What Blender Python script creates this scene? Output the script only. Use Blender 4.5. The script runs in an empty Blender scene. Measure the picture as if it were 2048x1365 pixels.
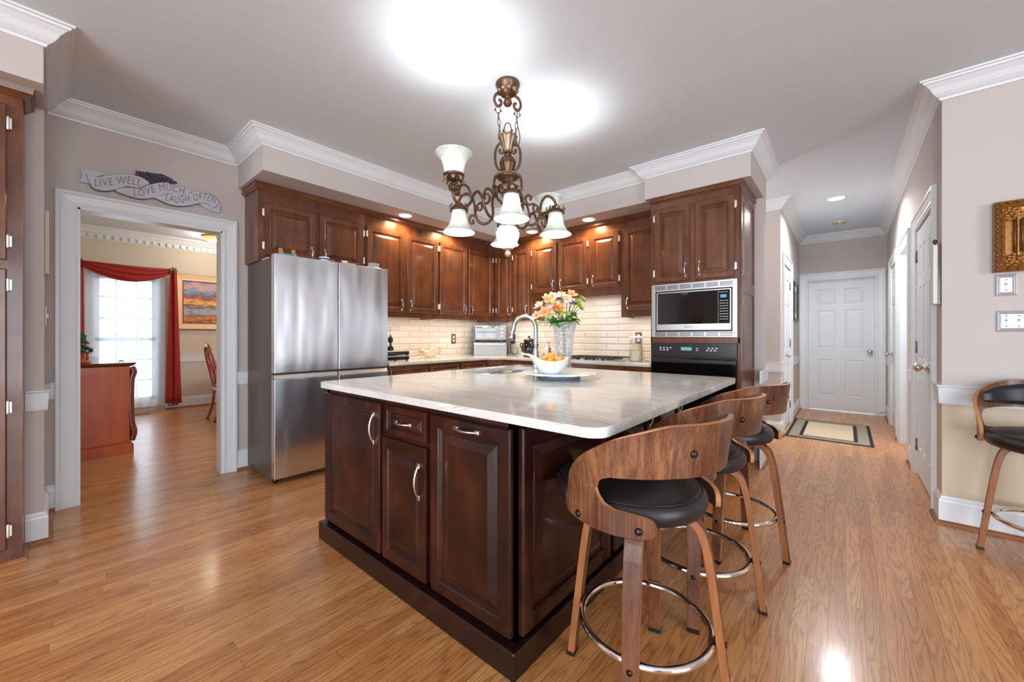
import bpy, bmesh, math, random
from mathutils import Vector, Matrix
random.seed(7)
SC = bpy.context.scene
COL = SC.collection
PI = math.pi
# ---------------------------------------------------------------- camera, world, exposure
CAM_H = 1.16; FPX = 786.0; YAW = math.atan2(668, 786)
cd = bpy.data.cameras.new('camera'); cam = bpy.data.objects.new('camera', cd); COL.objects.link(cam)
cam.location = (0, 0, CAM_H); cam.rotation_euler = (PI/2, 0, YAW)
cd.sensor_width = 36; cd.lens = FPX/2048*36; cd.shift_y = -9.5/2048; cd.clip_start = 0.02
SC.camera = cam
SC.view_settings.view_transform = 'Standard'; SC.view_settings.look = 'None'
SC.view_settings.gamma = 1; SC.view_settings.exposure = 0.22; SC.view_settings.use_curve_mapping = False
W = bpy.data.worlds.new('sky'); SC.world = W; W.use_nodes = True
W.node_tree.nodes['Background'].inputs[0].default_value = (0.80, 0.90, 1.0, 1)
W.node_tree.nodes['Background'].inputs[1].default_value = 1.6
SC.cycles.max_bounces = 10; SC.cycles.diffuse_bounces = 5; SC.cycles.glossy_bounces = 5
SC.cycles.transmission_bounces = 8; SC.cycles.transparent_max_bounces = 12
SC.cycles.sample_clamp_indirect = 4.0; SC.cycles.caustics_reflective = False; SC.cycles.caustics_refractive = False
SC.cycles.use_denoising = True
KX = 1.0
def area(name, loc, rot, sx, sy, power, col):
    l = bpy.data.lights.new(name, 'AREA'); l.shape = 'RECTANGLE'; l.size = sx; l.size_y = sy; l.energy = power; l.color = col
    o = bpy.data.objects.new(name, l); COL.objects.link(o); o.location = loc; o.rotation_euler = rot; return o
def point(name, loc, power, col, r=0.03):
    l = bpy.data.lights.new(name, 'POINT'); l.energy = power; l.color = col; l.shadow_soft_size = r
    o = bpy.data.objects.new(name, l); COL.objects.link(o); o.location = loc; return o
def spot(name, loc, power, col, ang=110, blend=.6, r=.04):
    l = bpy.data.lights.new(name, 'SPOT'); l.energy = power; l.color = col; l.shadow_soft_size = r
    l.spot_size = math.radians(ang); l.spot_blend = blend
    o = bpy.data.objects.new(name, l); COL.objects.link(o); o.location = loc; return o
# main fill from added, unseen windows behind and beside the camera, and daylight through the dining room window
DAY_FILL = (0.85, 0.925, 1.0)
area('added_fill_south_west', (-.8, -4.52, 1.35), (PI/2, 0, 0), 2.3, 2.1, 222*KX, DAY_FILL)
area('added_fill_south_east', (2.1, -4.52, 1.35), (PI/2, 0, 0), 2.3, 2.1, 222*KX, DAY_FILL)
area('added_fill_east', (4.92, -0.3, 1.25), (PI/2, 0, PI/2), 2.6, 2.2, 190*KX, DAY_FILL)
area('daylight_dining', (-8.62, 0.755, 1.12), (PI/2, 0, -PI/2), 1.15, 2.1, 24*KX, (0.66, 0.85, 1.0))

# ---------------------------------------------------------------- pixel helpers (photo frame 2048 x 1365 -> a point in the room)
_F = Vector((-math.sin(YAW), math.cos(YAW), 0)); _R = Vector((math.cos(YAW), math.sin(YAW), 0))
def ray(px, py): return _F + _R*((px-1024)/FPX) + Vector((0, 0, (673-py)/FPX))
def _on(px, py, ax, v):
    d = ray(px, py); o = Vector((0, 0, CAM_H)); return o + d*((v-o[ax])/d[ax])
def onX(px, py, v): return _on(px, py, 0, v)
def onY(px, py, v): return _on(px, py, 1, v)
def onZ(px, py, v=0.0): return _on(px, py, 2, v)

# ---------------------------------------------------------------- materials
def C(r, g, b):
    return tuple(((x/255/12.92) if x/255 <= .04045 else ((x/255+.055)/1.055)**2.4) for x in (r, g, b)) + (1,)
def _new(name):
    m = bpy.data.materials.new(name); m.use_nodes = True
    return m, m.node_tree.nodes, m.node_tree.links, m.node_tree.nodes['Principled BSDF']
def N(nd, t, **k):
    n = nd.new(t)
    for a, v in k.items(): setattr(n, a, v)
    return n
def mat(name, col, rough=.5, metal=0., coat=0., var=.06, nscale=30., bump=0., emit=None, es=0., spec=.5, trans=0., ior=1.45, coatr=.08):
    m, nd, ln, p = _new(name)
    tc = N(nd, 'ShaderNodeTexCoord'); nz = N(nd, 'ShaderNodeTexNoise'); nz.inputs['Scale'].default_value = nscale; nz.inputs['Detail'].default_value = 4
    ln.new(tc.outputs['Object'], nz.inputs['Vector'])
    mx = N(nd, 'ShaderNodeMix', data_type='RGBA'); c = Vector(col[:3])
    mx.inputs[6].default_value = tuple(c*(1-var))+(1,); mx.inputs[7].default_value = tuple(min(1, x) for x in c*(1+var))+(1,)
    ln.new(nz.outputs[0], mx.inputs[0]); ln.new(mx.outputs[2], p.inputs['Base Color'])
    p.inputs['Roughness'].default_value = rough; p.inputs['Metallic'].default_value = metal
    p.inputs['Coat Weight'].default_value = coat; p.inputs['Coat Roughness'].default_value = coatr
    p.inputs['Specular IOR Level'].default_value = spec; p.inputs['IOR'].default_value = ior
    if trans: p.inputs['Transmission Weight'].default_value = trans
    if bump:
        b = N(nd, 'ShaderNodeBump'); b.inputs['Strength'].default_value = bump; b.inputs['Distance'].default_value = .002
        ln.new(nz.outputs[0], b.inputs['Height']); ln.new(b.outputs[0], p.inputs['Normal'])
    if emit: p.inputs['Emission Color'].default_value = emit; p.inputs['Emission Strength'].default_value = es
    return m
def ramp(nd, stops):
    r = N(nd, 'ShaderNodeValToRGB'); e = r.color_ramp.elements
    e[0].position, e[0].color = stops[0]; e[1].position, e[1].color = stops[-1]
    for s in stops[1:-1]:
        x = e.new(s[0]); x.color = s[1]
    return r
def wood(name, cols, grain='z', scale=14., rough=.3, coat=.4, fine=.35, coatr=.1, stretch=14., blotch=.35, con=.18):
    """streaky wood; cols = dark, mid, light"""
    m, nd, ln, p = _new(name)
    tc = N(nd, 'ShaderNodeTexCoord'); oi = N(nd, 'ShaderNodeObjectInfo')
    ad = N(nd, 'ShaderNodeVectorMath', operation='ADD'); ln.new(tc.outputs['Object'], ad.inputs[0])
    sc3 = N(nd, 'ShaderNodeVectorMath', operation='SCALE'); sc3.inputs[0].default_value = (7.3, 3.1, 5.7)
    ln.new(oi.outputs['Random'], sc3.inputs['Scale']); ln.new(sc3.outputs[0], ad.inputs[1])
    mp = N(nd, 'ShaderNodeMapping'); s = [scale]*3; s['xyz'.index(grain)] = scale/stretch; mp.inputs['Scale'].default_value = s
    ln.new(ad.outputs[0], mp.inputs[0])
    a = N(nd, 'ShaderNodeTexNoise'); a.inputs['Scale'].default_value = 1.6; a.inputs['Detail'].default_value = 6; a.inputs['Roughness'].default_value = .62; a.inputs['Distortion'].default_value = .5
    b = N(nd, 'ShaderNodeTexNoise'); b.inputs['Scale'].default_value = 9; b.inputs['Detail'].default_value = 5; b.inputs['Roughness'].default_value = .7
    ln.new(mp.outputs[0], a.inputs[0]); ln.new(mp.outputs[0], b.inputs[0])
    bl = N(nd, 'ShaderNodeTexNoise'); bl.inputs['Scale'].default_value = 5; bl.inputs['Detail'].default_value = 2; ln.new(ad.outputs[0], bl.inputs[0])
    mm = N(nd, 'ShaderNodeMix'); mm.inputs[0].default_value = fine; ln.new(a.outputs[0], mm.inputs[2]); ln.new(b.outputs[0], mm.inputs[3])
    m2 = N(nd, 'ShaderNodeMix'); m2.inputs[0].default_value = blotch; ln.new(mm.outputs[0], m2.inputs[2]); ln.new(bl.outputs[0], m2.inputs[3])
    r = ramp(nd, [(.5-con, cols[0]), (.5, cols[1]), (.5+con, cols[2])]); ln.new(m2.outputs[0], r.inputs[0])
    ln.new(r.outputs[0], p.inputs['Base Color']); p.inputs['Roughness'].default_value = rough
    p.inputs['Coat Weight'].default_value = coat; p.inputs['Coat Roughness'].default_value = coatr; p.inputs['Specular IOR Level'].default_value = .36
    bp = N(nd, 'ShaderNodeBump'); bp.inputs['Strength'].default_value = .12; bp.inputs['Distance'].default_value = .001
    ln.new(b.outputs[0], bp.inputs['Height']); ln.new(bp.outputs[0], p.inputs['Normal'])
    return m
def floor_mat():
    """oak strips along Y: random end joints, own tone and own piece of grain for every strip"""
    m, nd, ln, p = _new('oak_strip_floor')
    def mth(op, a, b=None, c=None):
        n = N(nd, 'ShaderNodeMath', operation=op)
        for k, v in enumerate((a, b, c)):
            if v is None: continue
            if isinstance(v, (int, float)): n.inputs[k].default_value = v
            else: ln.new(v, n.inputs[k])
        return n.outputs[0]
    tc = N(nd, 'ShaderNodeTexCoord'); sx = N(nd, 'ShaderNodeSeparateXYZ'); ln.new(tc.outputs['Object'], sx.inputs[0]); X, Y = sx.outputs[0], sx.outputs[1]
    rw = mth('DIVIDE', X, .0572); row = mth('FLOOR', rw); fx = mth('FRACT', rw)
    w1 = N(nd, 'ShaderNodeTexWhiteNoise', noise_dimensions='1D'); ln.new(row, w1.inputs['W'])
    ry = mth('ADD', mth('DIVIDE', Y, .92), mth('MULTIPLY', w1.outputs[0], 13.0)); idx = mth('FLOOR', ry); fy = mth('FRACT', ry)
    cb = N(nd, 'ShaderNodeCombineXYZ'); ln.new(row, cb.inputs[0]); ln.new(idx, cb.inputs[1])
    w2 = N(nd, 'ShaderNodeTexWhiteNoise', noise_dimensions='2D'); ln.new(cb.outputs[0], w2.inputs['Vector']); ID = w2.outputs[0]
    gap = mth('MAXIMUM', mth('LESS_THAN', mth('MINIMUM', fx, mth('SUBTRACT', 1.0, fx)), .013), mth('LESS_THAN', fy, .0016))
    sc = N(nd, 'ShaderNodeVectorMath', operation='SCALE'); sc.inputs[0].default_value = (3.7, 41.0, 9.1); ln.new(ID, sc.inputs['Scale'])
    ad = N(nd, 'ShaderNodeVectorMath', operation='ADD'); ln.new(tc.outputs['Object'], ad.inputs[0]); ln.new(sc.outputs[0], ad.inputs[1])
    def noise(scale, det, rough=.5, dist=0.):
        g = N(nd, 'ShaderNodeMapping'); g.inputs['Scale'].default_value = scale; ln.new(ad.outputs[0], g.inputs[0])
        n = N(nd, 'ShaderNodeTexNoise'); n.inputs['Scale'].default_value = 1; n.inputs['Detail'].default_value = det; n.inputs['Roughness'].default_value = rough; n.inputs['Distortion'].default_value = dist; ln.new(g.outputs[0], n.inputs[0]); return n.outputs[0]
    field = noise((11, 1.0, 1), 2.5, .45, .25); wob = noise((60, 9, 1), 2)
    ringv = mth('PINGPONG', mth('ADD', mth('MULTIPLY', field, 30.0), mth('MULTIPLY', wob, 1.1)), 1.0)
    rr = ramp(nd, [(0.0, (1, 1, 1, 1)), (.38, (.35, .35, .35, 1)), (.75, (0, 0, 0, 1))]); ln.new(ringv, rr.inputs[0])
    pores = ramp(nd, [(.40, (1, 1, 1, 1)), (.57, (0, 0, 0, 1))]); ln.new(noise((330, 11, 1), 4, .7), pores.inputs[0])
    # pores sit mostly in the dark rings
    dark = mth('MULTIPLY', mth('ADD', mth('MULTIPLY', rr.outputs[0], .60), mth('MULTIPLY', pores.outputs[0], mth('ADD', mth('MULTIPLY', rr.outputs[0], .35), .30))), .80)
    base = ramp(nd, [(0, C(184, 121, 67)), (.5, C(198, 137, 81)), (1, C(210, 152, 95))]); ln.new(ID, base.inputs[0])
    k1 = N(nd, 'ShaderNodeMix', data_type='RGBA', blend_type='MULTIPLY'); k1.inputs[7].default_value = (.50, .39, .28, 1); ln.new(dark, k1.inputs[0]); ln.new(base.outputs[0], k1.inputs[6])
    k3 = N(nd, 'ShaderNodeMix', data_type='RGBA', blend_type='MULTIPLY'); k3.inputs[7].default_value = (.42, .30, .22, 1); ln.new(gap, k3.inputs[0]); ln.new(k1.outputs[2], k3.inputs[6])
    ln.new(k3.outputs[2], p.inputs['Base Color']); p.inputs['Roughness'].default_value = .34
    p.inputs['Coat Weight'].default_value = .35; p.inputs['Coat Roughness'].default_value = .15
    bp = N(nd, 'ShaderNodeBump'); bp.inputs['Strength'].default_value = .25; bp.inputs['Distance'].default_value = .0012; bp.invert = True
    ln.new(gap, bp.inputs['Height']); ln.new(bp.outputs[0], p.inputs['Normal'])
    return m
def tile_mat():
    m, nd, ln, p = _new('bevelled_subway_tile')
    tc = N(nd, 'ShaderNodeTexCoord'); sx = N(nd, 'ShaderNodeSeparateXYZ'); ln.new(tc.outputs['Object'], sx.inputs[0])
    a = N(nd, 'ShaderNodeMath', operation='ADD'); ln.new(sx.outputs[0], a.inputs[0]); ln.new(sx.outputs[1], a.inputs[1])
    cb = N(nd, 'ShaderNodeCombineXYZ'); ln.new(a.outputs[0], cb.inputs[0]); ln.new(sx.outputs[2], cb.inputs[1])
    def brick(ms, sm):
        b = N(nd, 'ShaderNodeTexBrick'); b.offset = .5
        for k, v in (('Scale', 1), ('Brick Width', .30), ('Row Height', .0762), ('Mortar Size', ms), ('Mortar Smooth', sm)): b.inputs[k].default_value = v
        b.inputs['Color1'].default_value = C(226, 214, 200); b.inputs['Color2'].default_value = C(216, 202, 187); b.inputs['Mortar'].default_value = C(176, 160, 146)
        ln.new(cb.outputs[0], b.inputs[0]); return b
    b1 = brick(.0016, .1); b2 = brick(.013, 1.0)
    ln.new(b1.outputs['Color'], p.inputs['Base Color']); p.inputs['Roughness'].default_value = .12; p.inputs['Coat Weight'].default_value = .3
    bp = N(nd, 'ShaderNodeBump'); bp.invert = True; bp.inputs['Strength'].default_value = .8; bp.inputs['Distance'].default_value = .007
    ln.new(b2.outputs['Fac'], bp.inputs['Height']); ln.new(bp.outputs[0], p.inputs['Normal'])
    return m
def stone_mat():
    m, nd, ln, p = _new('pale_quartzite')
    tc = N(nd, 'ShaderNodeTexCoord')
    mp = N(nd, 'ShaderNodeMapping'); mp.inputs['Rotation'].default_value = (0, 0, -.12); mp.inputs['Scale'].default_value = (1.0, 4.6, 3); ln.new(tc.outputs['Object'], mp.inputs[0])
    n1 = N(nd, 'ShaderNodeTexNoise'); n1.inputs['Scale'].default_value = 2.2; n1.inputs['Detail'].default_value = 8; n1.inputs['Roughness'].default_value = .62; n1.inputs['Distortion'].default_value = 1.1
    ln.new(mp.outputs[0], n1.inputs[0])
    r1 = ramp(nd, [(.28, C(190, 187, 181)), (.46, C(208, 205, 200)), (.70, C(221, 219, 215))]); ln.new(n1.outputs[0], r1.inputs[0])
    n2 = N(nd, 'ShaderNodeTexNoise'); n2.inputs['Scale'].default_value = 1.7; n2.inputs['Detail'].default_value = 6; n2.inputs['Distortion'].default_value = 2.0; ln.new(mp.outputs[0], n2.inputs[0])
    r2 = ramp(nd, [(.485, (0, 0, 0, 1)), (.5, (1, 1, 1, 1)), (.515, (0, 0, 0, 1))]); ln.new(n2.outputs[0], r2.inputs[0])
    k = N(nd, 'ShaderNodeMix', data_type='RGBA'); k.inputs[7].default_value = C(158, 152, 142)
    f = N(nd, 'ShaderNodeMath', operation='MULTIPLY'); f.inputs[1].default_value = .55; ln.new(r2.outputs[0], f.inputs[0]); ln.new(f.outputs[0], k.inputs[0]); ln.new(r1.outputs[0], k.inputs[6])
    ln.new(k.outputs[2], p.inputs['Base Color']); p.inputs['Roughness'].default_value = .09; p.inputs['Coat Weight'].default_value = 0
    return m
def steel_mat(name, col, rough=.24, wave=.0, axis='z', aniso=0.):
    m, nd, ln, p = _new(name)
    p.inputs['Metallic'].default_value = 1; p.inputs['Base Color'].default_value = col
    tc = N(nd, 'ShaderNodeTexCoord'); mp = N(nd, 'ShaderNodeMapping'); s = [3., 3., 3.]; s['xyz'.index(axis)] = 400
    mp.inputs['Scale'].default_value = s; ln.new(tc.outputs['Object'], mp.inputs[0])
    n1 = N(nd, 'ShaderNodeTexNoise'); n1.inputs['Scale'].default_value = 1; n1.inputs['Detail'].default_value = 2; ln.new(mp.outputs[0], n1.inputs[0])
    mr = N(nd, 'ShaderNodeMapRange'); mr.inputs[3].default_value = rough*.94; mr.inputs[4].default_value = rough*1.08; ln.new(n1.outputs[0], mr.inputs[0]); (ln.new(mr.outputs[0], p.inputs['Roughness']) if not aniso else setattr(p.inputs['Roughness'], 'default_value', rough))
    if aniso:
        tg = N(nd, 'ShaderNodeTangent', direction_type='RADIAL', axis='Z'); ln.new(tg.outputs[0], p.inputs['Tangent']); p.inputs['Anisotropic'].default_value = aniso; p.inputs['Anisotropic Rotation'].default_value = 0
    if wave:
        m2 = N(nd, 'ShaderNodeMapping'); m2.inputs['Scale'].default_value = (5., 5., 1.1); ln.new(tc.outputs['Object'], m2.inputs[0])
        n2 = N(nd, 'ShaderNodeTexNoise'); n2.inputs['Scale'].default_value = 1.3; n2.inputs['Detail'].default_value = 1; ln.new(m2.outputs[0], n2.inputs[0])
        b = N(nd, 'ShaderNodeBump'); b.inputs['Strength'].default_value = wave; b.inputs['Distance'].default_value = .05; ln.new(n2.outputs[0], b.inputs['Height']); ln.new(b.outputs[0], p.inputs['Normal'])
    return m
def thin_glass(name, tint=(1, 1, 1, 1), gloss=.10, rough=.02):
    m, nd, ln, p = _new(name); nd.remove(p); out = nd['Material Output']
    t = N(nd, 'ShaderNodeBsdfTransparent'); t.inputs[0].default_value = tint
    g = N(nd, 'ShaderNodeBsdfGlossy'); g.inputs['Roughness'].default_value = rough
    fr = N(nd, 'ShaderNodeLayerWeight'); fr.inputs['Blend'].default_value = .3
    ml = N(nd, 'ShaderNodeMath', operation='MULTIPLY_ADD'); ml.inputs[1].default_value = .40; ml.inputs[2].default_value = gloss*.5; ln.new(fr.outputs['Fresnel'], ml.inputs[0])
    mx = N(nd, 'ShaderNodeMixShader'); ln.new(ml.outputs[0], mx.inputs[0]); ln.new(t.outputs[0], mx.inputs[1]); ln.new(g.outputs[0], mx.inputs[2]); ln.new(mx.outputs[0], out.inputs[0])
    return m
def crystal_mat():
    m, nd, ln, p = _new('cut_crystal'); nd.remove(p); out = nd['Material Output']
    tc = N(nd, 'ShaderNodeTexCoord'); v = N(nd, 'ShaderNodeTexVoronoi'); v.inputs['Scale'].default_value = 46; ln.new(tc.outputs['Object'], v.inputs[0])
    b = N(nd, 'ShaderNodeBump'); b.inputs['Strength'].default_value = 1; b.inputs['Distance'].default_value = .01; ln.new(v.outputs['Distance'], b.inputs['Height'])
    t = N(nd, 'ShaderNodeBsdfTransparent'); t.inputs[0].default_value = (.97, .98, 1, 1)
    g = N(nd, 'ShaderNodeBsdfGlossy'); g.inputs['Roughness'].default_value = .08; ln.new(b.outputs[0], g.inputs['Normal'])
    l = N(nd, 'ShaderNodeBsdfTranslucent'); l.inputs[0].default_value = (.92, .95, .98, 1); d = N(nd, 'ShaderNodeBsdfDiffuse'); d.inputs[0].default_value = (.92, .95, .98, 1); ln.new(b.outputs[0], d.inputs['Normal'])
    a = N(nd, 'ShaderNodeMixShader'); ln.new(l.outputs[0], a.inputs[1]); ln.new(d.outputs[0], a.inputs[2])
    c = N(nd, 'ShaderNodeMixShader'); c.inputs[0].default_value = .30; ln.new(a.outputs[0], c.inputs[1]); ln.new(g.outputs[0], c.inputs[2])
    r = ramp(nd, [(.1, (.14, .14, .14, 1)), (.55, (.34, .34, .34, 1))]); ln.new(v.outputs['Distance'], r.inputs[0])
    e = N(nd, 'ShaderNodeMixShader'); ln.new(r.outputs[0], e.inputs[0]); ln.new(t.outputs[0], e.inputs[1]); ln.new(c.outputs[0], e.inputs[2]); ln.new(e.outputs[0], out.inputs[0])
    return m
def sheer_mat(name, col, alpha=.5, trl=.7):
    m, nd, ln, p = _new(name); nd.remove(p); out = nd['Material Output']
    tc = N(nd, 'ShaderNodeTexCoord'); nz = N(nd, 'ShaderNodeTexNoise'); nz.inputs['Scale'].default_value = 60; ln.new(tc.outputs['Object'], nz.inputs[0])
    mr = N(nd, 'ShaderNodeMapRange'); mr.inputs[3].default_value = alpha*.85; mr.inputs[4].default_value = alpha*1.15; ln.new(nz.outputs[0], mr.inputs[0])
    t = N(nd, 'ShaderNodeBsdfTransparent'); d = N(nd, 'ShaderNodeBsdfDiffuse'); d.inputs[0].default_value = col; l = N(nd, 'ShaderNodeBsdfTranslucent'); l.inputs[0].default_value = col
    a = N(nd, 'ShaderNodeMixShader'); a.inputs[0].default_value = trl; ln.new(d.outputs[0], a.inputs[1]); ln.new(l.outputs[0], a.inputs[2])
    b = N(nd, 'ShaderNodeMixShader'); ln.new(mr.outputs[0], b.inputs[0]); ln.new(t.outputs[0], b.inputs[1]); ln.new(a.outputs[0], b.inputs[2]); ln.new(b.outputs[0], out.inputs[0])
    return m
def shade_mat():
    m, nd, ln, p = _new('alabaster_glass'); out = nd['Material Output']
    tc = N(nd, 'ShaderNodeTexCoord'); nz = N(nd, 'ShaderNodeTexNoise'); nz.inputs['Scale'].default_value = 38; nz.inputs['Detail'].default_value = 5; nz.inputs['Distortion'].default_value = 1.2; ln.new(tc.outputs['Object'], nz.inputs[0])
    r = ramp(nd, [(.35, C(224, 234, 226)), (.62, C(250, 252, 250))]); ln.new(nz.outputs[0], r.inputs[0])
    l = N(nd, 'ShaderNodeBsdfTranslucent'); ln.new(r.outputs[0], l.inputs[0]); ln.new(r.outputs[0], p.inputs['Base Color']); p.inputs['Roughness'].default_value = .25
    a = N(nd, 'ShaderNodeMixShader'); a.inputs[0].default_value = .45; ln.new(p.outputs[0], a.inputs[1]); ln.new(l.outputs[0], a.inputs[2]); ln.new(a.outputs[0], out.inputs[0])
    return m
def sunset_mat():
    m, nd, ln, p = _new('sunset_canvas')
    tc = N(nd, 'ShaderNodeTexCoord'); mp = N(nd, 'ShaderNodeMapping'); mp.inputs['Rotation'].default_value = (.25, 0, 0); mp.inputs['Scale'].default_value = (1, 4, 12); ln.new(tc.outputs['Object'], mp.inputs[0])
    n = N(nd, 'ShaderNodeTexNoise'); n.inputs['Scale'].default_value = 1.5; n.inputs['Detail'].default_value = 12; n.inputs['Roughness'].default_value = .68; n.inputs['Distortion'].default_value = .4; ln.new(mp.outputs[0], n.inputs[0])
    s = N(nd, 'ShaderNodeSeparateXYZ'); ln.new(tc.outputs['Generated'], s.inputs[0])
    a = N(nd, 'ShaderNodeMath', operation='MULTIPLY_ADD'); a.inputs[1].default_value = .62; ln.new(n.outputs[0], a.inputs[0])
    b = N(nd, 'ShaderNodeMath', operation='SUBTRACT'); b.inputs[1].default_value = .30; ln.new(s.outputs[2], b.inputs[0]); ln.new(b.outputs[0], a.inputs[2])
    r = ramp(nd, [(0, C(70, 45, 40)), (.13, C(235, 140, 50)), (.2, C(110, 90, 85)), (.3, C(180, 180, 190)), (.40, C(90, 72, 70)), (.49, C(250, 190, 90)), (.56, C(225, 120, 60)), (.66, C(110, 85, 85)), (.76, C(120, 150, 180)), (.86, C(215, 160, 145)), (1, C(95, 140, 185))])
    ln.new(a.outputs[0], r.inputs[0]); ln.new(r.outputs[0], p.inputs['Base Color']); p.inputs['Roughness'].default_value = .5
    return m
M = {}
M['wall'] = mat('mauve_wall_paint', C(196, 188, 184), .75, var=.012, nscale=3)
M['wall_tan'] = mat('tan_wall_paint', C(204, 191, 166), .75, var=.012, nscale=3)
M['dining_wall'] = mat('beige_grasscloth', C(206, 197, 180), .8, var=.03, nscale=40)
M['ceiling'] = mat('ceiling_paint', C(214, 225, 234), .85, var=.008, nscale=3)
M['trim'] = mat('white_trim_paint', C(222, 227, 232), .35, var=.01, nscale=5)
M['door_white'] = mat('white_door_paint', C(221, 227, 233), .4, var=.01, nscale=5)
M['floor'] = floor_mat(); M['tile'] = tile_mat(); M['stone'] = stone_mat()
M['cab'] = wood('cherry_cabinet_wood', (C(64, 34, 21), C(98, 56, 34), C(128, 80, 51)), 'z', 9, .30, .25, .3)
M['cab_y'] = wood('cherry_rail_wood_y', (C(64, 34, 21), C(98, 56, 34), C(128, 80, 51)), 'y', 9, .30, .25, .3)
M['cab_x'] = wood('cherry_rail_wood_x', (C(64, 34, 21), C(98, 56, 34), C(128, 80, 51)), 'x', 9, .30, .25, .3)
M['isl'] = wood('dark_mahogany_wood', (C(22, 9, 7), C(42, 17, 12), C(74, 32, 22)), 'z', 7, .24, .2, .25, .05, blotch=.5)
M['isl_dark'] = wood('dark_plinth_wood', (C(20, 9, 8), C(32, 14, 11), C(44, 20, 16)), 'x', 7, .3, .15, .25, .1)
M['walnut'] = wood('walnut_ply', (C(40, 20, 12), C(92, 55, 36), C(146, 99, 68)), 'z', 40, .36, .2, .45, stretch=130, con=.14)
M['ply_edge'] = wood('pale_ply_edge', (C(146, 94, 56), C(172, 116, 72), C(192, 136, 90)), 'z', 30, .4, .2)
M['walnut_leg'] = wood('walnut_leg_wood', (C(50, 24, 13), C(94, 53, 30), C(126, 77, 45)), 'z', 26, .45, .08, .45, stretch=60, con=.14)
M['leg_edge'] = wood('leg_ply_edge', (C(112, 66, 36), C(142, 88, 51), C(164, 108, 66)), 'z', 30, .42, .1)
M['hinge_grey'] = mat('grey_hinge', C(120, 120, 122), .4, .6)
M['leather'] = mat('black_leather', C(30, 27, 29), .38, var=.15, nscale=180, bump=.15)
M['chrome'] = mat('chrome', (.85, .85, .86, 1), .07, 1, var=.01)
M['nickel'] = mat('brushed_nickel', (.70, .67, .63, 1), .24, 1, var=.03)
M['hinge_white'] = mat('pale_hinge_metal', (.80, .76, .72, 1), .35, .6, var=.03)
M['dark_metal'] = mat('dark_bronze_screw', C(58, 50, 46), .35, .9)
M['steel'] = steel_mat('fridge_steel', (.76, .79, .84, 1), .27, .34, aniso=.8)
M['steel_flat'] = steel_mat('appliance_steel', (.58, .58, .59, 1), .32)
M['toaster'] = mat('toaster_metal', C(138, 138, 138), .38, .55, var=.03)
M['faucet'] = mat('faucet_nickel', (.42, .42, .43, 1), .26, 1, var=.02)
M['fridge_side'] = mat('fridge_side_grey', C(92, 80, 74), .38, .35, var=.04, nscale=120)
M['black'] = mat('black_plastic', C(16, 16, 17), .35, var=.1)
M['black_glass'] = mat('black_glass', C(10, 10, 11), .04, var=.05, coat=.6)
M['oven_black'] = mat('oven_panel_black', C(34, 36, 42), .25, var=.05)
M['white'] = mat('white_ceramic', C(238, 240, 242), .18, coat=.4, var=.01)
M['white_pl'] = mat('white_plastic', C(230, 230, 228), .35, var=.01)
M['marble_stand'] = mat('white_marble', C(226, 232, 234), .2, coat=.3, var=.04, nscale=9)
M['bronze'] = mat('antique_bronze', C(104, 78, 60), .36, .75, var=.4, nscale=60, bump=.2)
M['silver_leaf'] = mat('champagne_leaf', C(152, 130, 108), .38, .7, var=.55, nscale=90, bump=.25)
M['shade'] = shade_mat()
M['glow'] = mat('lit_bulb', (1, 1, 1, 1), .5, emit=(1, .98, .95, 1), es=9)
M['glow_warm'] = mat('lit_downlight', (1, 1, 1, 1), .5, emit=(1, .92, .78, 1), es=8)
M['red_cloth'] = mat('red_drape', C(158, 42, 34), .75, var=.08, nscale=60)
M['sheer'] = sheer_mat('sheer_voile', (.90, .94, 1, 1), .50, .6)
M['glass'] = thin_glass('window_glass')
M['crystal'] = crystal_mat()
M['jar_glass'] = thin_glass('jar_glass', (.97, .98, .96, 1), .15)
M['sideboard'] = wood('orange_maple', (C(166, 70, 20), C(190, 90, 28), C(204, 108, 40)), 'z', 4, .4, .15, .2)
M['sideboard_d'] = wood('mahogany_top', (C(92, 42, 28), C(116, 56, 38), C(134, 70, 48)), 'y', 6, .25, .5)
M['chair_wood'] = wood('dining_chair_wood', (C(120, 50, 22), C(158, 76, 36), C(184, 104, 56)), 'z', 10, .25, .5)
M['chair_seat'] = mat('mauve_chair_fabric', C(178, 168, 184), .7, var=.06)
M['gold'] = mat('gilt_frame', C(158, 108, 56), .36, .55, var=.6, nscale=55, bump=.5)
M['gold_dark'] = mat('dark_gilt', C(110, 72, 38), .45, .5, var=.4, nscale=70, bump=.4)
M['cream_frame'] = mat('cream_frame', C(232, 204, 160), .4, var=.04)
M['gold_frame'] = mat('gold_frame_edge', C(196, 140, 74), .35, .3, var=.1)
M['sunset'] = sunset_mat()
M['sea_picture'] = mat('blue_canvas', C(120, 150, 185), .6, var=.5, nscale=14)
M['sign_white'] = mat('sign_plaster', C(196, 198, 206), .7, var=.06, nscale=25)
M['sign_grey'] = mat('sign_edge', C(118, 116, 124), .7, var=.1)
M['letter'] = mat('sign_letter', C(128, 124, 130), .7)
M['grape'] = mat('grape_purple', C(92, 62, 112), .5, var=.35, nscale=40)
M['vine'] = mat('vine_green', C(48, 62, 56), .6, var=.25, nscale=40)
M['orange'] = mat('orange_peel', C(244, 150, 24), .42, var=.06, nscale=200, bump=.15)
M['petal'] = mat('peach_petal', C(240, 140, 98), .6, var=.10, nscale=70)
M['petal_k'] = mat('pink_petal', C(244, 178, 150), .6, var=.08, nscale=70)
M['petal_o'] = mat('orange_petal', C(240, 108, 28), .6, var=.12, nscale=70)
M['petal_g'] = mat('lime_petal', C(172, 204, 70), .6, var=.15, nscale=90)
M['petal_p'] = mat('violet_petal', C(92, 72, 150), .6, var=.15, nscale=90)
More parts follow.
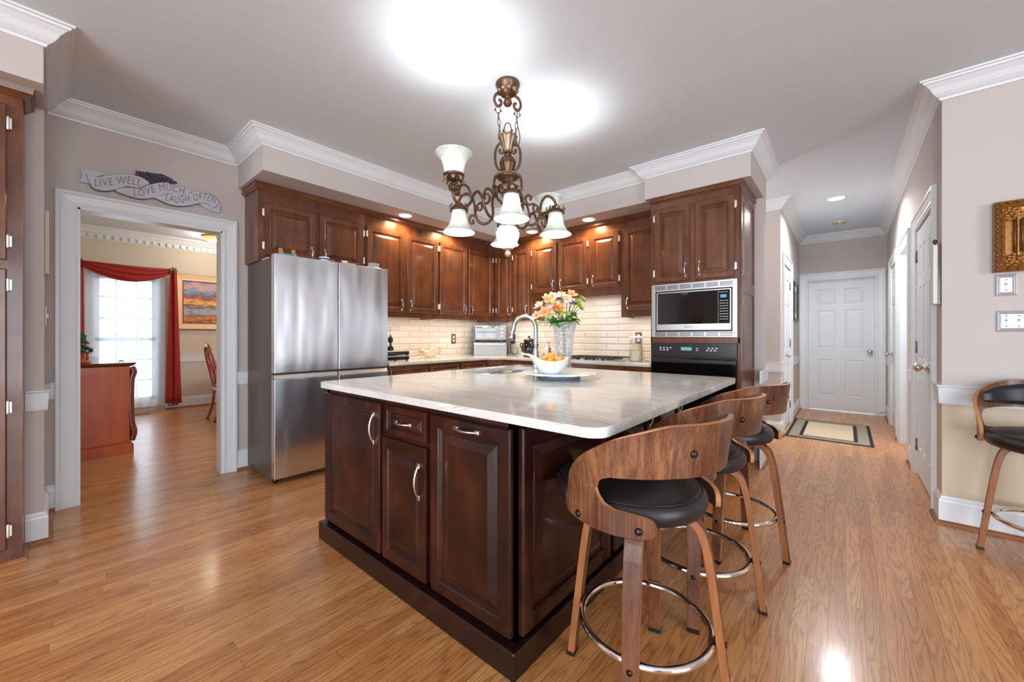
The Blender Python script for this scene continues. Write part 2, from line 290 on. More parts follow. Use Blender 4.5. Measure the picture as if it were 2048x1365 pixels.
M['leaf'] = mat('leaf_green', C(78, 134, 46), .45, var=.3, nscale=40)
M['stem'] = mat('stem_green', C(98, 124, 66), .5, var=.2)
M['ivory'] = mat('ivory_shell', C(236, 218, 192), .45, var=.12, nscale=18)
M['tan_shell'] = mat('tan_handle', C(218, 170, 118), .45, var=.12)
M['flour'] = mat('white_flour', C(243, 238, 224), .9, var=.04)
M['yellow'] = mat('yellow_band', C(210, 200, 110), .5)
M['outlet'] = mat('pewter_plate', C(120, 100, 84), .35, .6, var=.05)
M['blue'] = mat('blue_glaze', C(98, 158, 206), .35, var=.12, nscale=40)
M['navy'] = mat('navy_glaze', C(52, 78, 140), .4, var=.1)
M['skin'] = mat('figurine_face', C(216, 152, 108), .5)
M['green_l'] = mat('green_cover', C(70, 130, 120), .5)
M['rust'] = mat('rust_cover', C(170, 96, 66), .5)
M['tan'] = mat('tan_resin', C(206, 186, 140), .6, var=.1)
M['terra'] = mat('terracotta', C(190, 96, 48), .5, var=.15)
M['topiary'] = mat('topiary_green', C(46, 92, 58), .6, var=.4, nscale=60)
M['rug'] = mat('rug_beige', C(205, 186, 158), .95, var=.08, nscale=220)
M['rug_black'] = mat('rug_black', C(38, 36, 38), .95, var=.15, nscale=200)
M['rug_grey'] = mat('rug_sage', C(146, 138, 122), .95, var=.1, nscale=200)
M['cord'] = mat('dark_cord', C(60, 42, 34), .5)
M['lcd'] = mat('blue_display', C(20, 40, 70), .3, emit=C(90, 150, 230), es=1.0)
M['teal_lcd'] = mat('teal_display', C(30, 60, 60), .3, emit=C(120, 190, 190), es=.7)
M['key'] = mat('key_legend', C(190, 190, 192), .5)
M['plate'] = mat('brushed_plate', C(186, 187, 191), .38, .45, var=.03)
M['stand_foot'] = mat('blue_grey_foot', C(112, 132, 146), .25, var=.05)
M['detector'] = mat('aged_plastic', C(216, 211, 186), .5)
M['amber'] = mat('lit_amber_glass', C(240, 180, 110), .4, emit=C(255, 190, 110), es=.8)
M['dark_wood'] = wood('dark_walnut_frame', (C(48, 30, 20), C(72, 46, 30), C(94, 62, 42)), 'z', 12)
M['paper'] = mat('cream_paper', C(222, 210, 190), .8)
M['shoe'] = wood('oak_shoe_mould', (C(112, 66, 36), C(142, 88, 50), C(162, 104, 62)), 'y', 12, .5, 0)
# ---------------------------------------------------------------- mesh building
ORG = {}
def tag(o, label=None, cat=None, group=None, kind=None):
    if label: o['label'] = label
    if cat: o['category'] = cat
    if group: o['group'] = group
    if kind: o['kind'] = kind
    return o
def thing(name, label, cat, loc=(0, 0, 0), rz=0, group=None):
    o = bpy.data.objects.new(name, None); COL.objects.link(o); o.location = loc; o.rotation_euler = (0, 0, rz)
    o.empty_display_size = .05; ORG[o.name] = Vector(loc); return tag(o, label, cat, group)
def flat(o):     # a proto's children, for copying
    return list(o.children)
def copy_tree(o, loc, rz=0, label=None, parent=None, group=None):
    r = o.copy(); COL.objects.link(r)
    if parent: r.parent = parent
    else: r.location = loc; r.rotation_euler = (0, 0, rz)
    if label: r['label'] = label
    if group: r['group'] = group
    for ch in list(o.children): copy_tree(ch, None, parent=r)
    return r
class MB:
    def __init__(s): s.v = []; s.f = []; s.mi = []; s.sm = []; s.m = 0; s.T = None
    def add(s, vs, fs, smooth=False, m=None):
        b = len(s.v)
        for p in vs:
            p = Vector(p); s.v.append(s.T @ p if s.T else p)
        for f in fs:
            s.f.append([b+i for i in f]); s.mi.append(s.m if m is None else m); s.sm.append(smooth)
        return s
    def box(s, a, b, m=None):
        x0, x1 = sorted((a[0], b[0])); y0, y1 = sorted((a[1], b[1])); z0, z1 = sorted((a[2], b[2]))
        return s.add([(x0,y0,z0),(x1,y0,z0),(x1,y1,z0),(x0,y1,z0),(x0,y0,z1),(x1,y0,z1),(x1,y1,z1),(x0,y1,z1)],
                     [(0,3,2,1),(4,5,6,7),(0,1,5,4),(1,2,6,5),(2,3,7,6),(3,0,4,7)], m=m)
    def lathe(s, prof, c=(0,0,0), seg=24, mod=None, cap=True, smooth=True, axis='z', m=None):
        vs = []; n = len(prof); c = Vector(c)
        for k in range(seg):
            a = 2*PI*k/seg
            for i, (r, z) in enumerate(prof):
                rr = r*(mod(a, i) if mod else 1)
                p = Vector((rr*math.cos(a), rr*math.sin(a), z))
                if axis == 'x': p = Vector((p.z, p.x, p.y))
                elif axis == 'y': p = Vector((p.x, p.z, p.y))
                elif isinstance(axis, Matrix): p = axis @ p
                vs.append(c+p)
        fs = []
        for k in range(seg):
            j = (k+1) % seg
            for i in range(n-1): fs.append((k*n+i, j*n+i, j*n+i+1, k*n+i+1))
        s.add(vs, fs, smooth, m)
        if cap:
            b = len(s.v)-len(vs)
            for i in (0, n-1):
                if prof[i][0] > 1e-5:
                    s.f.append([b+k*n+i for k in range(seg)]); s.mi.append(s.m if m is None else m); s.sm.append(False)
        return s
    def ball(s, c, r, seg=14, rings=8, m=None, rot=None):
        if not hasattr(r, '__len__'): r = (r, r, r)
        vs = []; fs = []
        for i in range(rings+1):
            t = PI*i/rings
            for k in range(seg):
                a = 2*PI*k/seg; p = Vector((r[0]*math.sin(t)*math.cos(a), r[1]*math.sin(t)*math.sin(a), r[2]*math.cos(t)))
                if rot: p = rot @ p
                vs.append(Vector(c)+p)
        for i in range(rings):
            for k in range(seg): fs.append((i*seg+k, (i+1)*seg+k, (i+1)*seg+(k+1) % seg, i*seg+(k+1) % seg))
        return s.add(vs, fs, True, m)
    def tube(s, path, r, seg=8, closed=False, m=None, sect=None, up=None, smooth=True):
        """sweep a circle (or a section of (a, b) points, scaled by r) along a path"""
        P = [Vector(p) for p in path]; n = len(P)
        R = r if hasattr(r, '__len__') else [r]*n
        sec = sect or [(math.cos(2*PI*k/seg), math.sin(2*PI*k/seg)) for k in range(seg)]
        q = len(sec); vs = []; u = None
        for i in range(n):
            if closed: t = P[(i+1) % n]-P[i-1]
            else: t = P[min(i+1, n-1)]-P[max(i-1, 0)]
            t.normalize()
            if up is not None: u = Vector(up)
            elif u is None: u = Vector((0, 0, 1)) if abs(t.z) < .9 else Vector((1, 0, 0))
            a = t.cross(u)
            if a.length < 1e-6: a = t.cross(Vector((1, .3, 0)))
            a.normalize(); b = a.cross(t); u = b if up is None else u
            for (x, y) in sec:
                if hasattr(R[i], '__len__'): vs.append(P[i]+a*(x*R[i][0])+b*(y*R[i][1]))
                else: vs.append(P[i]+a*(x*R[i])+b*(y*R[i]))
        fs = []
        for i in range(n if closed else n-1):
            j = (i+1) % n
            for k in range(q): fs.append((i*q+k, i*q+(k+1) % q, j*q+(k+1) % q, j*q+k))
        s.add(vs, fs, smooth, m)
        if not closed:
            b = len(s.v)-len(vs)
            for base in (b, b+(n-1)*q): s.f.append([base+k for k in range(q)]); s.mi.append(s.m if m is None else m); s.sm.append(False)
        return s
    def grid(s, fn, nu, nv, m=None, closeu=False, smooth=True):
        vs = [fn(i/nu, j/nv) for i in range(nu if closeu else nu+1) for j in range(nv+1)]; w = nv+1; fs = []
        for i in range(nu):
            a = i*w; b = ((i+1) % nu if closeu else i+1)*w
            for j in range(nv): fs.append((a+j, b+j, b+j+1, a+j+1))
        return s.add(vs, fs, smooth, m)
    def prism(s, poly, mp, h0, h1, m=None):
        """poly of (a, b), mp(a, b, h) -> point"""
        n = len(poly); vs = [mp(a, b, h0) for a, b in poly]+[mp(a, b, h1) for a, b in poly]
        return s.add(vs, [list(range(n))[::-1], list(range(n, 2*n))]+[(i, (i+1) % n, n+(i+1) % n, n+i) for i in range(n)], m=m)
    def mould(s, path, prof, mp, closed=False, m=None, side=1):
        """sweep prof [(offset, h)] along a mitred 2-D path; offset goes to the left of the path (side = 1)"""
        n = len(path); q = len(prof); vs = []
        for i in range(n):
            p = Vector(path[i]).to_2d()
            d0 = d1 = None
            if closed or i > 0: d0 = (p-Vector(path[i-1]).to_2d()).normalized()
            if closed or i < n-1: d1 = (Vector(path[(i+1) % n]).to_2d()-p).normalized()
            if d0 is None: d0 = d1
            if d1 is None: d1 = d0
            n0 = Vector((-d0.y, d0.x)); n1 = Vector((-d1.y, d1.x)); k = n0+n1
            k = k/max(.2, k.dot(n0)) if k.length > 1e-6 else n0
            for (o, h) in prof: e = p+k*(o*side); vs.append(mp(e.x, e.y, h))
        fs = []
        for i in range(n if closed else n-1):
            j = (i+1) % n
            for k in range(q-1): fs.append((i*q+k, j*q+k, j*q+k+1, i*q+k+1))
        s.add(vs, fs, False, m)
        if not closed:
            b = len(s.v)-len(vs)
            for e in (b, b+(n-1)*q): s.f.append([e+k for k in range(q)]); s.mi.append(s.m if m is None else m); s.sm.append(False)
        return s
    def build(s, name, mats, parent=None, bevel=0, kind=None, solid=0, sub=0, label=None, cat=None, group=None, seg=2, soff=0):
        mats = mats if isinstance(mats, (list, tuple)) else [mats]
        me = bpy.data.meshes.new(name)
        if parent is not None: off = ORG.get(parent.name, Vector())
        else:
            xs = [v.x for v in s.v]; ys = [v.y for v in s.v]; zs = [v.z for v in s.v]
            off = Vector(((min(xs)+max(xs))/2, (min(ys)+max(ys))/2, min(zs)))
            if kind == 'structure': off = Vector()
        me.from_pydata([v-off for v in s.v], [], s.f)
        for m in mats: me.materials.append(M[m] if isinstance(m, str) else m)
        me.polygons.foreach_set('material_index', s.mi); me.polygons.foreach_set('use_smooth', s.sm)
        bm = bmesh.new(); bm.from_mesh(me); bmesh.ops.recalc_face_normals(bm, faces=bm.faces); bm.to_mesh(me); bm.free()
        me.update()
        o = bpy.data.objects.new(name, me); COL.objects.link(o)
        if parent is not None: o.parent = parent; ORG[o.name] = off
        else: o.location = off; ORG[o.name] = off
        if bevel:
            b = o.modifiers.new('bevel', 'BEVEL'); b.width = bevel; b.segments = seg; b.limit_method = 'ANGLE'; b.angle_limit = .6; b.harden_normals = False
        if solid: k = o.modifiers.new('solid', 'SOLIDIFY'); k.thickness = solid; k.offset = soff
        if sub: k = o.modifiers.new('sub', 'SUBSURF'); k.levels = sub; k.render_levels = sub
        return tag(o, label, cat, group, kind)
class Fc:
    """a flat face: u to the right as seen from the front, z up, n out"""
    def __init__(s, o, U, Nn): s.o = Vector(o); s.U = Vector(U); s.N = Vector(Nn)
    def p(s, u, z, n=0): return s.o+s.U*u+Vector((0, 0, z))+s.N*n
def FX(x): return Fc((x, 0, 0), (0, 1, 0), (1, 0, 0))      # faces +X, u = Y
def FY(y): return Fc((0, y, 0), (1, 0, 0), (0, -1, 0))     # faces -Y, u = X
def FXm(x): return Fc((x, 0, 0), (0, 1, 0), (-1, 0, 0))    # faces -X, u = Y
def FYp(y): return Fc((0, y, 0), (1, 0, 0), (0, 1, 0))     # faces +Y, u = X
def fbox(mb, fc, u0, u1, z0, z1, n0, n1, m=None):
    a = fc.p(u0, z0, n0); b = fc.p(u1, z1, n1); return mb.box(a, b, m)
def rings(mb, fc, u0, u1, z0, z1, rs, fill=True, m=None):
    """nested rectangles: rs = [(inset, n)]"""
    vs = []; fs = []
    for (i, n) in rs: vs += [fc.p(u0+i, z0+i, n), fc.p(u1-i, z0+i, n), fc.p(u1-i, z1-i, n), fc.p(u0+i, z1-i, n)]
    for k in range(len(rs)-1):
        for j in range(4): fs.append((k*4+j, k*4+(j+1) % 4, k*4+4+(j+1) % 4, k*4+4+j))
    if fill: e = (len(rs)-1)*4; fs.append((e, e+1, e+2, e+3))
    return mb.add(vs, fs, m=m)
def raised_door(mb, fc, u0, u1, z0, z1, t=.02, fr=.055, pr=.022):
    fr = min(fr, (u1-u0)*.28, (z1-z0)*.28); pr = min(pr, (u1-u0)*.16, (z1-z0)*.16)
    rings(mb, fc, u0, u1, z0, z1, [(0, 0), (0, t*.7), (.005, t), (fr-.014, t), (fr-.009, t-.003), (fr-.006, t-.003), (fr, t-.013), (fr+.008, t-.013), (fr+.011, t-.011), (fr+.011+pr, t-.002), (fr+.014+pr, t-.001)])
    vs = [fc.p(u0, z0, 0), fc.p(u1, z0, 0), fc.p(u1, z1, 0), fc.p(u0, z1, 0)]; mb.add(vs, [(3, 2, 1, 0)])
def bow_handle(name, fc, u, z, L, parent, vert=True, h=.021):
    """arched pull with little feet"""
    mb = MB(); pts = []; rad = []
    for i in range(13):
        t = i/12; s_ = (t-.5)*L; n = .006+h*math.sin(PI*t)**.8
        pts.append(fc.p(u, z+s_, n) if vert else fc.p(u+s_, z, n)); rad.append((.0062, .0048) if 0 < i < 12 else (.0075, .006))
    mb.tube(pts, rad, 8)
    for e in (-.5, .5):
        d = .011; s_ = e*L
        if vert: fbox(mb, fc, u-.008, u+.008, z+s_-d, z+s_+d, 0, .008)
        else: fbox(mb, fc, u+s_-d, u+s_+d, z-.008, z+.008, 0, .008)
    return mb.build(name, 'nickel', parent, bevel=.002)
def hinge(fc, u, z, parent, sgn):
    mb = MB(); fbox(mb, fc, u-.002, u+.012*sgn, z-.027, z+.027, -.001, .004)
    mb.lathe([(.0042, -.034), (.0055, -.027), (.0055, .027), (.0042, .034)], fc.p(u, z, .006), 8)
    return mb.build('hinge', 'hinge_white', parent)
def panel_door(mb, fc, u0, u1, z0, z1, cols, rows, t=.035, dep=.009, m=None):
    """slab with sunk raised panels: cols / rows = [(a, b)] panel spans"""
    us = sorted({u0, u1} | {x for c in cols for x in c}); zs = sorted({z0, z1} | {x for r in rows for x in r})
    for i in range(len(us)-1):
        for j in range(len(zs)-1):
            a, b, c, d = us[i], us[i+1], zs[j], zs[j+1]
            if (a, b) in cols and (c, d) in rows:
                rings(mb, fc, a, b, c, d, [(0, t), (.010, t-dep), (.018, t-dep), (.045, t-.002)], m=m)
            else: mb.add([fc.p(a, c, t), fc.p(b, c, t), fc.p(b, d, t), fc.p(a, d, t)], [(0, 1, 2, 3)], m=m)
    mb.add([fc.p(u0, z0, 0), fc.p(u1, z0, 0), fc.p(u1, z1, 0), fc.p(u0, z1, 0), fc.p(u0, z0, t), fc.p(u1, z0, t), fc.p(u1, z1, t), fc.p(u0, z1, t)],
           [(3, 2, 1, 0), (0, 1, 5, 4), (1, 2, 6, 5), (2, 3, 7, 6), (3, 0, 4, 7)], m=m)
def wall(name, fc, u0, u1, z0, z1, th, opens=(), mats=('wall',), zsplit=None, low=None, extra=()):
    """solid wall behind face fc, with openings (u0, u1, z0, z1); below zsplit the second material"""
    us = sorted({u0, u1} | {x for o in opens for x in o[:2]} | set(extra)); zs = {z0, z1} | {x for o in opens for x in o[2:]}
    if zsplit: zs.add(zsplit)
    zs = sorted(zs); mb = MB()
    for i in range(len(us)-1):
        for j in range(len(zs)-1):
            cu = (us[i]+us[i+1])/2; cz = (zs[j]+zs[j+1])/2
            if any(o[0] < cu < o[1] and o[2] < cz < o[3] for o in opens): continue
            fbox(mb, fc, us[i], us[i+1], zs[j], zs[j+1], -th, 0, 1 if (zsplit and cz < zsplit and len(mats) > 1) else 0)
    return mb.build(name, list(mats), kind='structure')
def interp(tab, x):
    if x <= tab[0][0]: return tab[0][1]
    for (a, b), (c, d) in zip(tab, tab[1:]):
        if x <= c: return b+(d-b)*(x-a)/(c-a) if c > a else d
    return tab[-1][1]
def smooth(pts, n=6, closed=False):
    P = [Vector(p) for p in pts]; out = []; L = len(P)
    for i in range(L if closed else L-1):
        if closed: a, b, c, d = P[i-1], P[i], P[(i+1) % L], P[(i+2) % L]
        else: a, b, c, d = P[max(i-1, 0)], P[i], P[i+1], P[min(i+2, L-1)]
        for k in range(n):
            t = k/n; out.append(.5*((2*b)+(c-a)*t+(2*a-5*b+4*c-d)*t*t+(3*b-a-3*c+d)*t**3))
    if not closed: out.append(P[-1])
    return out
def text_mesh(body, size, align='CENTER', space=1.0):
    cu = bpy.data.curves.new('t', 'FONT'); cu.body = body; cu.size = size; cu.align_x = align; cu.align_y = 'CENTER'; cu.space_character = space; cu.resolution_u = 3
    o = bpy.data.objects.new('t', cu); COL.objects.link(o); dg = bpy.context.evaluated_depsgraph_get(); dg.update()
    me = bpy.data.meshes.new_from_object(o.evaluated_get(dg))
    vs = [v.co.copy() for v in me.vertices]; fs = [list(p.vertices) for p in me.polygons]
    bpy.data.objects.remove(o); bpy.data.curves.remove(cu); bpy.data.meshes.remove(me); return vs, fs
def put_text(mb, body, size, mp, align='CENTER', space=1.0, m=None):
    vs, fs = text_mesh(body, size, align, space); return mb.add([mp(v.x, v.y) for v in vs], fs, m=m)
# ---------------------------------------------------------------- the setting
CEIL = 2.74; RAIL = (.742, .855)
mb = MB(); mb.box((-9.2, -4.7, -.1), (5.1, 8.2, 0)); mb.build('floor', 'floor', kind='structure')
mb = MB(); mb.box((-9.2, -4.7, CEIL), (5.1, 8.2, CEIL+.1)); mb.build('ceiling', 'ceiling', kind='structure')
LW = -4.02; BW = 4.27; RX = .455; RY = 3.60; HL = -.577; HE = 7.82; HP = 5.474; PX = -3.46
DO = (.125, .945, 0, 2.045)                                   # doorway to the dining room
wall('wall_left', FX(LW), -.13, 4.27, 0, CEIL, .12, [DO])
wall('wall_left_return', FYp(-.02), -4.02, PX-.12, 0, CEIL, .11)
wall('wall_pantry', FX(PX), -4.3, -.02, 0, CEIL, .12)
wall('wall_back', FY(BW), -4.14, HL, 0, CEIL, .12)
wall('wall_passage', FY(HP), -2.4, HL, 0, CEIL, .12)
wall('wall_passage_end', FX(-2.4), 4.39, 5.6, 0, CEIL, .1)
D2 = (5.72, 6.50, 0, 2.06)                                    # hall left door
wall('wall_hall_left', FX(HL), HP+.12, HE, 0, CEIL, .12, [D2], ('wall', 'wall_tan'), .80)
D3 = (-.47, .335, 0, 2.045)
wall('wall_hall_end', FY(HE), -.8, .6, 0, CEIL, .12, [D3])
D4 = (3.885, 4.76, 0, 2.06); D5 = (5.24, 5.97, 0, 2.06); D6 = (6.33, 7.12, 0, 2.06)
wall('wall_hall_right', FXm(RX), RY+.12, HE, 0, CEIL, .14, [D4, D5, D6], ('wall', 'wall_tan'), .80)
wall('wall_right', FY(RY), RX, 4.8, 0, CEIL, .12, [], ('wall', 'wall_tan'), .80)
mb = MB(); mb.box((RX+.9, 5.1, 0), (RX+.95, 6.2, CEIL)); mb.box((RX+.14, 5.05, 0), (RX+.95, 5.1, CEIL)); mb.box((RX+.14, 6.15, 0), (RX+.95, 6.2, CEIL)); mb.build('wall_hall_recess', 'door_white', kind='structure')
# behind and beside the camera: two south windows and one east window, added unseen to bring in light
SW1 = (-1.9, .3, .25, 2.4); SW2 = (.9, 3.3, .25, 2.4); EW = (-1.65, 1.05, .12, 2.4)
wall('wall_south', FYp(-4.3), -3.6, 4.8, 0, CEIL, .12, [SW1, SW2])
wall('wall_east', FXm(4.7), -4.4, 3.7, 0, CEIL, .12, [EW])
def sash_window(name, fc, o, cols, rows, th=.12):
    u0, u1, z0, z1 = o; mb = MB(); f = .05
    for a, b, c, d in ((u0, u0+f, z0, z1), (u1-f, u1, z0, z1), (u0, u1, z0, z0+f), (u0, u1, z1-f, z1), (u0, u1, (z0+z1)/2-.025, (z0+z1)/2+.025)): fbox(mb, fc, a, b, c, d, -th*.75, -th*.4)
    for k in range(1, cols): x = u0+(u1-u0)*k/cols; fbox(mb, fc, x-.011, x+.011, z0, z1, -th*.66, -th*.5)
    for k in range(1, rows): z = z0+(z1-z0)*k/rows; fbox(mb, fc, u0, u1, z-.011, z+.011, -th*.655, -th*.505)
    w = mb.build(name, 'trim', kind='structure')
    mb = MB(); fbox(mb, fc, u0+.01, u1-.01, z0+.01, z1-.01, -th*.585, -th*.575); mb.build('window_pane', 'glass', w)
    mb = MB()
    mb.mould([(u0, z0), (u0, z1), (u1, z1), (u1, z0)], CASE, lambda a, b, h: fc.p(a, b, h), closed=True, side=1 if True else -1)
    mb.build('window_casing', 'trim', w); return w
CASE = [(0, 0), (0, .012), (.012, .016), (.03, .013), (.075, .018), (.085, .026), (.1, .026), (.104, .02), (.104, 0)]
sash_window('added_window_2', FYp(-4.3), SW1, 4, 4); sash_window('added_window_3', FYp(-4.3), SW2, 4, 4); sash_window('added_window_4', FXm(4.7), EW, 4, 4)  # three assumed windows out of view, added for the fill light
# dining room
DX = -8.25; DW = (.42, 1.09, .17, 2.06)
wall('wall_dining_window', FX(DX), -.2, 4.4, 0, CEIL, .14, [DW], ('dining_wall',))
wall('wall_dining_side', FYp(-.11), -8.4, -4.14, 0, CEIL, .02, [], ('dining_wall',))
wall('wall_dining_far', FY(4.0), -8.4, -4.14, 0, CEIL, .1, [], ('dining_wall',))
mb = MB(); mb.box((-4.1405, -.11, 0), (-4.14, .125, CEIL)); mb.box((-4.1405, .945, 0), (-4.14, 4.0, CEIL)); mb.box((-4.1405, .125, 2.045), (-4.14, .945, CEIL)); mb.build('wall_dining_inner', 'dining_wall', kind='structure')
sash_window('window_1', FX(DX), DW, 3, 6)
# soffits
mb = MB(); mb.box((LW, 1.06, 2.44), (-3.41, 3.68, CEIL)); mb.box((LW, 3.68, 2.44), (-1.44, BW, CEIL)); mb.box((-1.44, 3.615, 2.44), (HL, BW, CEIL)); mb.build('soffit_kitchen', 'wall', kind='structure')
mb = MB(); mb.box((PX, -4.3, 2.44), (-3.10, -.02, CEIL)); mb.build('soffit_pantry', 'wall', kind='structure')
# crown moulding
CROWN = [(0, -.112), (.010, -.112), (.014, -.100), (.026, -.092), (.040, -.078), (.058, -.048), (.080, -.026), (.090, -.022), (.094, -.012), (.106, -.010), (.108, 0), (0, 0)]
flatXY = lambda a, b, h: Vector((a, b, CEIL+h))
mb = MB()
mb.mould([(-3.10, -4.3), (-3.10, -.02), (LW, -.02), (LW, 1.06), (-3.41, 1.06), (-3.41, 3.68), (-1.44, 3.68), (-1.44, 3.615), (HL, 3.615), (HL, BW+.12)], CROWN, flatXY, side=-1)
mb.build('trim_1', 'trim', kind='structure')
mb = MB(); mb.mould([(-2.4, HP), (HL, HP), (HL, HE), (RX, HE), (RX, RY), (4.7, RY), (4.7, -4.3), (-3.10, -4.3)], CROWN, flatXY, side=-1); mb.build('trim_2', 'trim', kind='structure')
mb = MB(); mb.mould([(-4.14, -.11), (DX, -.11), (DX, 4.0)], CROWN, flatXY, side=-1)
for k in range(46): y = .02+k*.085; mb.box((DX+.002, y, CEIL-.160), (DX+.045, y+.048, CEIL-.113))
mb.box((DX, -.1, CEIL-.172), (DX+.010, 4, CEIL-.11)); mb.build('trim_3', 'trim', kind='structure')
# baseboards, shoe mould and chair rails
BASE = [(0, 0), (.016, 0), (.016, .135), (.013, .148), (.007, .158), (.005, .168), (0, .17)]
SHOE = [(.016, 0), (.034, 0), (.031, .012), (.024, .019), (.016, .021)]
RAILP = [(0, RAIL[0]), (.012, RAIL[0]), (.014, RAIL[0]+.012), (.018, RAIL[1]-.014), (.024, RAIL[1]-.006), (.024, RAIL[1]), (0, RAIL[1])]
xy = lambda a, b, h: Vector((a, b, h))
CW = .104
def skirting(i, side, paths):
    b = MB(); s_ = MB(); r = MB()
    for p, what in paths:
        if 'b' in what: b.mould(p, BASE, xy, side=-1); s_.mould(p, SHOE, xy, side=-1)
        if 'r' in what: r.mould(p, RAILP, xy, side=-1)
    o = b.build('baseboard_'+side, 'trim', kind='structure'); s_.build('shoe_mould', 'shoe', o)
    if r.v: r.build('trim_%d' % i, 'trim', kind='structure')
skirting(4, 'left', [([(PX, -.088), (PX, -.02), (LW, -.02), (LW, .125-CW)], 'br'), ([(LW, .945+CW), (LW, 1.128)], 'br')])
skirting(5, 'back', [([(HL, 4.03), (HL, BW+.12), (-2.3, BW+.12)], 'br'), ([(-2.3, HP), (HL, HP), (HL, D2[0]-CW)], 'br'), ([(HL, D2[1]+CW), (HL, HE)], 'br')])
skirting(6, 'right', [([(RX, HE), (RX, D6[1]+CW)], 'br'), ([(RX, D6[0]-CW), (RX, D5[1]+CW)], 'br'), ([(RX, D5[0]-CW), (RX, D4[1]+CW)], 'br'), ([(RX, D4[0]-CW), (RX, RY), (4.7, RY)], 'br'), ([(4.7, RY), (4.7, 1.2)], 'br')])
skirting(7, 'dining', [([(DX, -.1), (DX, .42-CW)], 'br'), ([(DX, 1.09+CW), (DX, 4.0)], 'br')])
# door casings and doors
def casing(name, fc, o, jamb=.12, both=False):
    mb = MB(); u0, u1, _, z1 = o
    mb.mould([(u0, 0), (u0, z1), (u1, z1), (u1, 0)], CASE, lambda a, b, h: fc.p(a, b, h), side=1)
    if both: mb.mould([(u0, 0), (u0, z1), (u1, z1), (u1, 0)], CASE, lambda a, b, h: fc.p(a, b, -jamb-h), side=1)
    fbox(mb, fc, u0, u0+.012, 0, z1, -jamb, .0118); fbox(mb, fc, u1-.012, u1, 0, z1, -jamb, .0118); fbox(mb, fc, u0, u1, z1-.012, z1, -jamb, .0118)
    return mb.build(name, 'trim', kind='structure')
casing('trim_8', FX(LW), DO, .12, True); casing('trim_9', FX(HL), D2); casing('trim_10', FY(HE), D3)
casing('trim_11', FXm(RX), D4, .14); casing('trim_12', FXm(RX), D5, .14); casing('trim_13', FXm(RX), D6, .14)
def knob(fc, u, z, parent, n0=0):
    mb = MB(); ax = Matrix((fc.U, Vector((0, 0, 1)), fc.N)).transposed()
    mb.lathe([(.033, n0), (.033, n0+.006), (.012, n0+.012), (.011, n0+.034), (.024, n0+.04), (.031, n0+.052), (.029, n0+.066), (.016, n0+.073), (0, n0+.074)], fc.p(u, z), 18, axis=ax)
    return mb.build('door_knob', 'nickel', parent)
def butt_hinge(fc, u, z, parent, n0=0):
    mb = MB(); fbox(mb, fc, u-.016, u+.016, z-.05, z+.05, n0, n0+.004); mb.lathe([(.006, -.05), (.006, .05)], fc.p(u, z, n0+.006), 8)
    return mb.build('door_hinge', 'hinge_grey', parent)
def six_panel(name, fc, u0, u1, n, hinge_u, knob_u, z1=2.035, t=.035, two=True, hz=(.25, 1.07, 1.83)):
    mb = MB(); w = u1-u0; s_ = min(.115, w*.2); md = min(.1, w*.14)
    cols = [(u0+s_, (u0+u1)/2-md/2), ((u0+u1)/2+md/2, u1-s_)] if two else [(u0+s_, u1-s_)]
    f2 = Fc(fc.p(0, 0, n), fc.U, fc.N)
    panel_door(mb, f2, u0, u1, .012, z1, cols, [(.235, .80), (.975, 1.565), (1.66, 1.895)], t)
    d = mb.build(name, 'door_white', kind='structure')
    if knob_u is not None: knob(f2, knob_u, .93, d, t)
    if hinge_u is not None:
        for z in hz: butt_hinge(f2, hinge_u, z, d, t)
    return d
six_panel('door_1', FY(HE), D3[0]+.013, D3[1]-.013, -.10, None, .27)
six_panel('door_2', FX(HL), D2[0]+.013, D2[1]-.013, -.038, D2[1]-.032, D2[0]+.075)
six_panel('door_3', FXm(RX), 4.187, D4[1]-.013, -.038, D4[1]-.032, 4.24)
six_panel('door_4', FXm(RX), D4[0]+.013, 4.183, -.038, D4[0]+.032, 4.14, two=False)
six_panel('door_5', FXm(RX), D6[0]+.013, D6[1]-.013, -.038, D6[0]+.032, D6[1]-.07)
# backsplash
mb = MB(); mb.box((LW, 2.10, .895), (LW+.008, BW, 1.42)); mb.box((LW, BW-.008, .895), (-1.385, BW, 1.65)); mb.build('backsplash', 'tile', kind='structure')
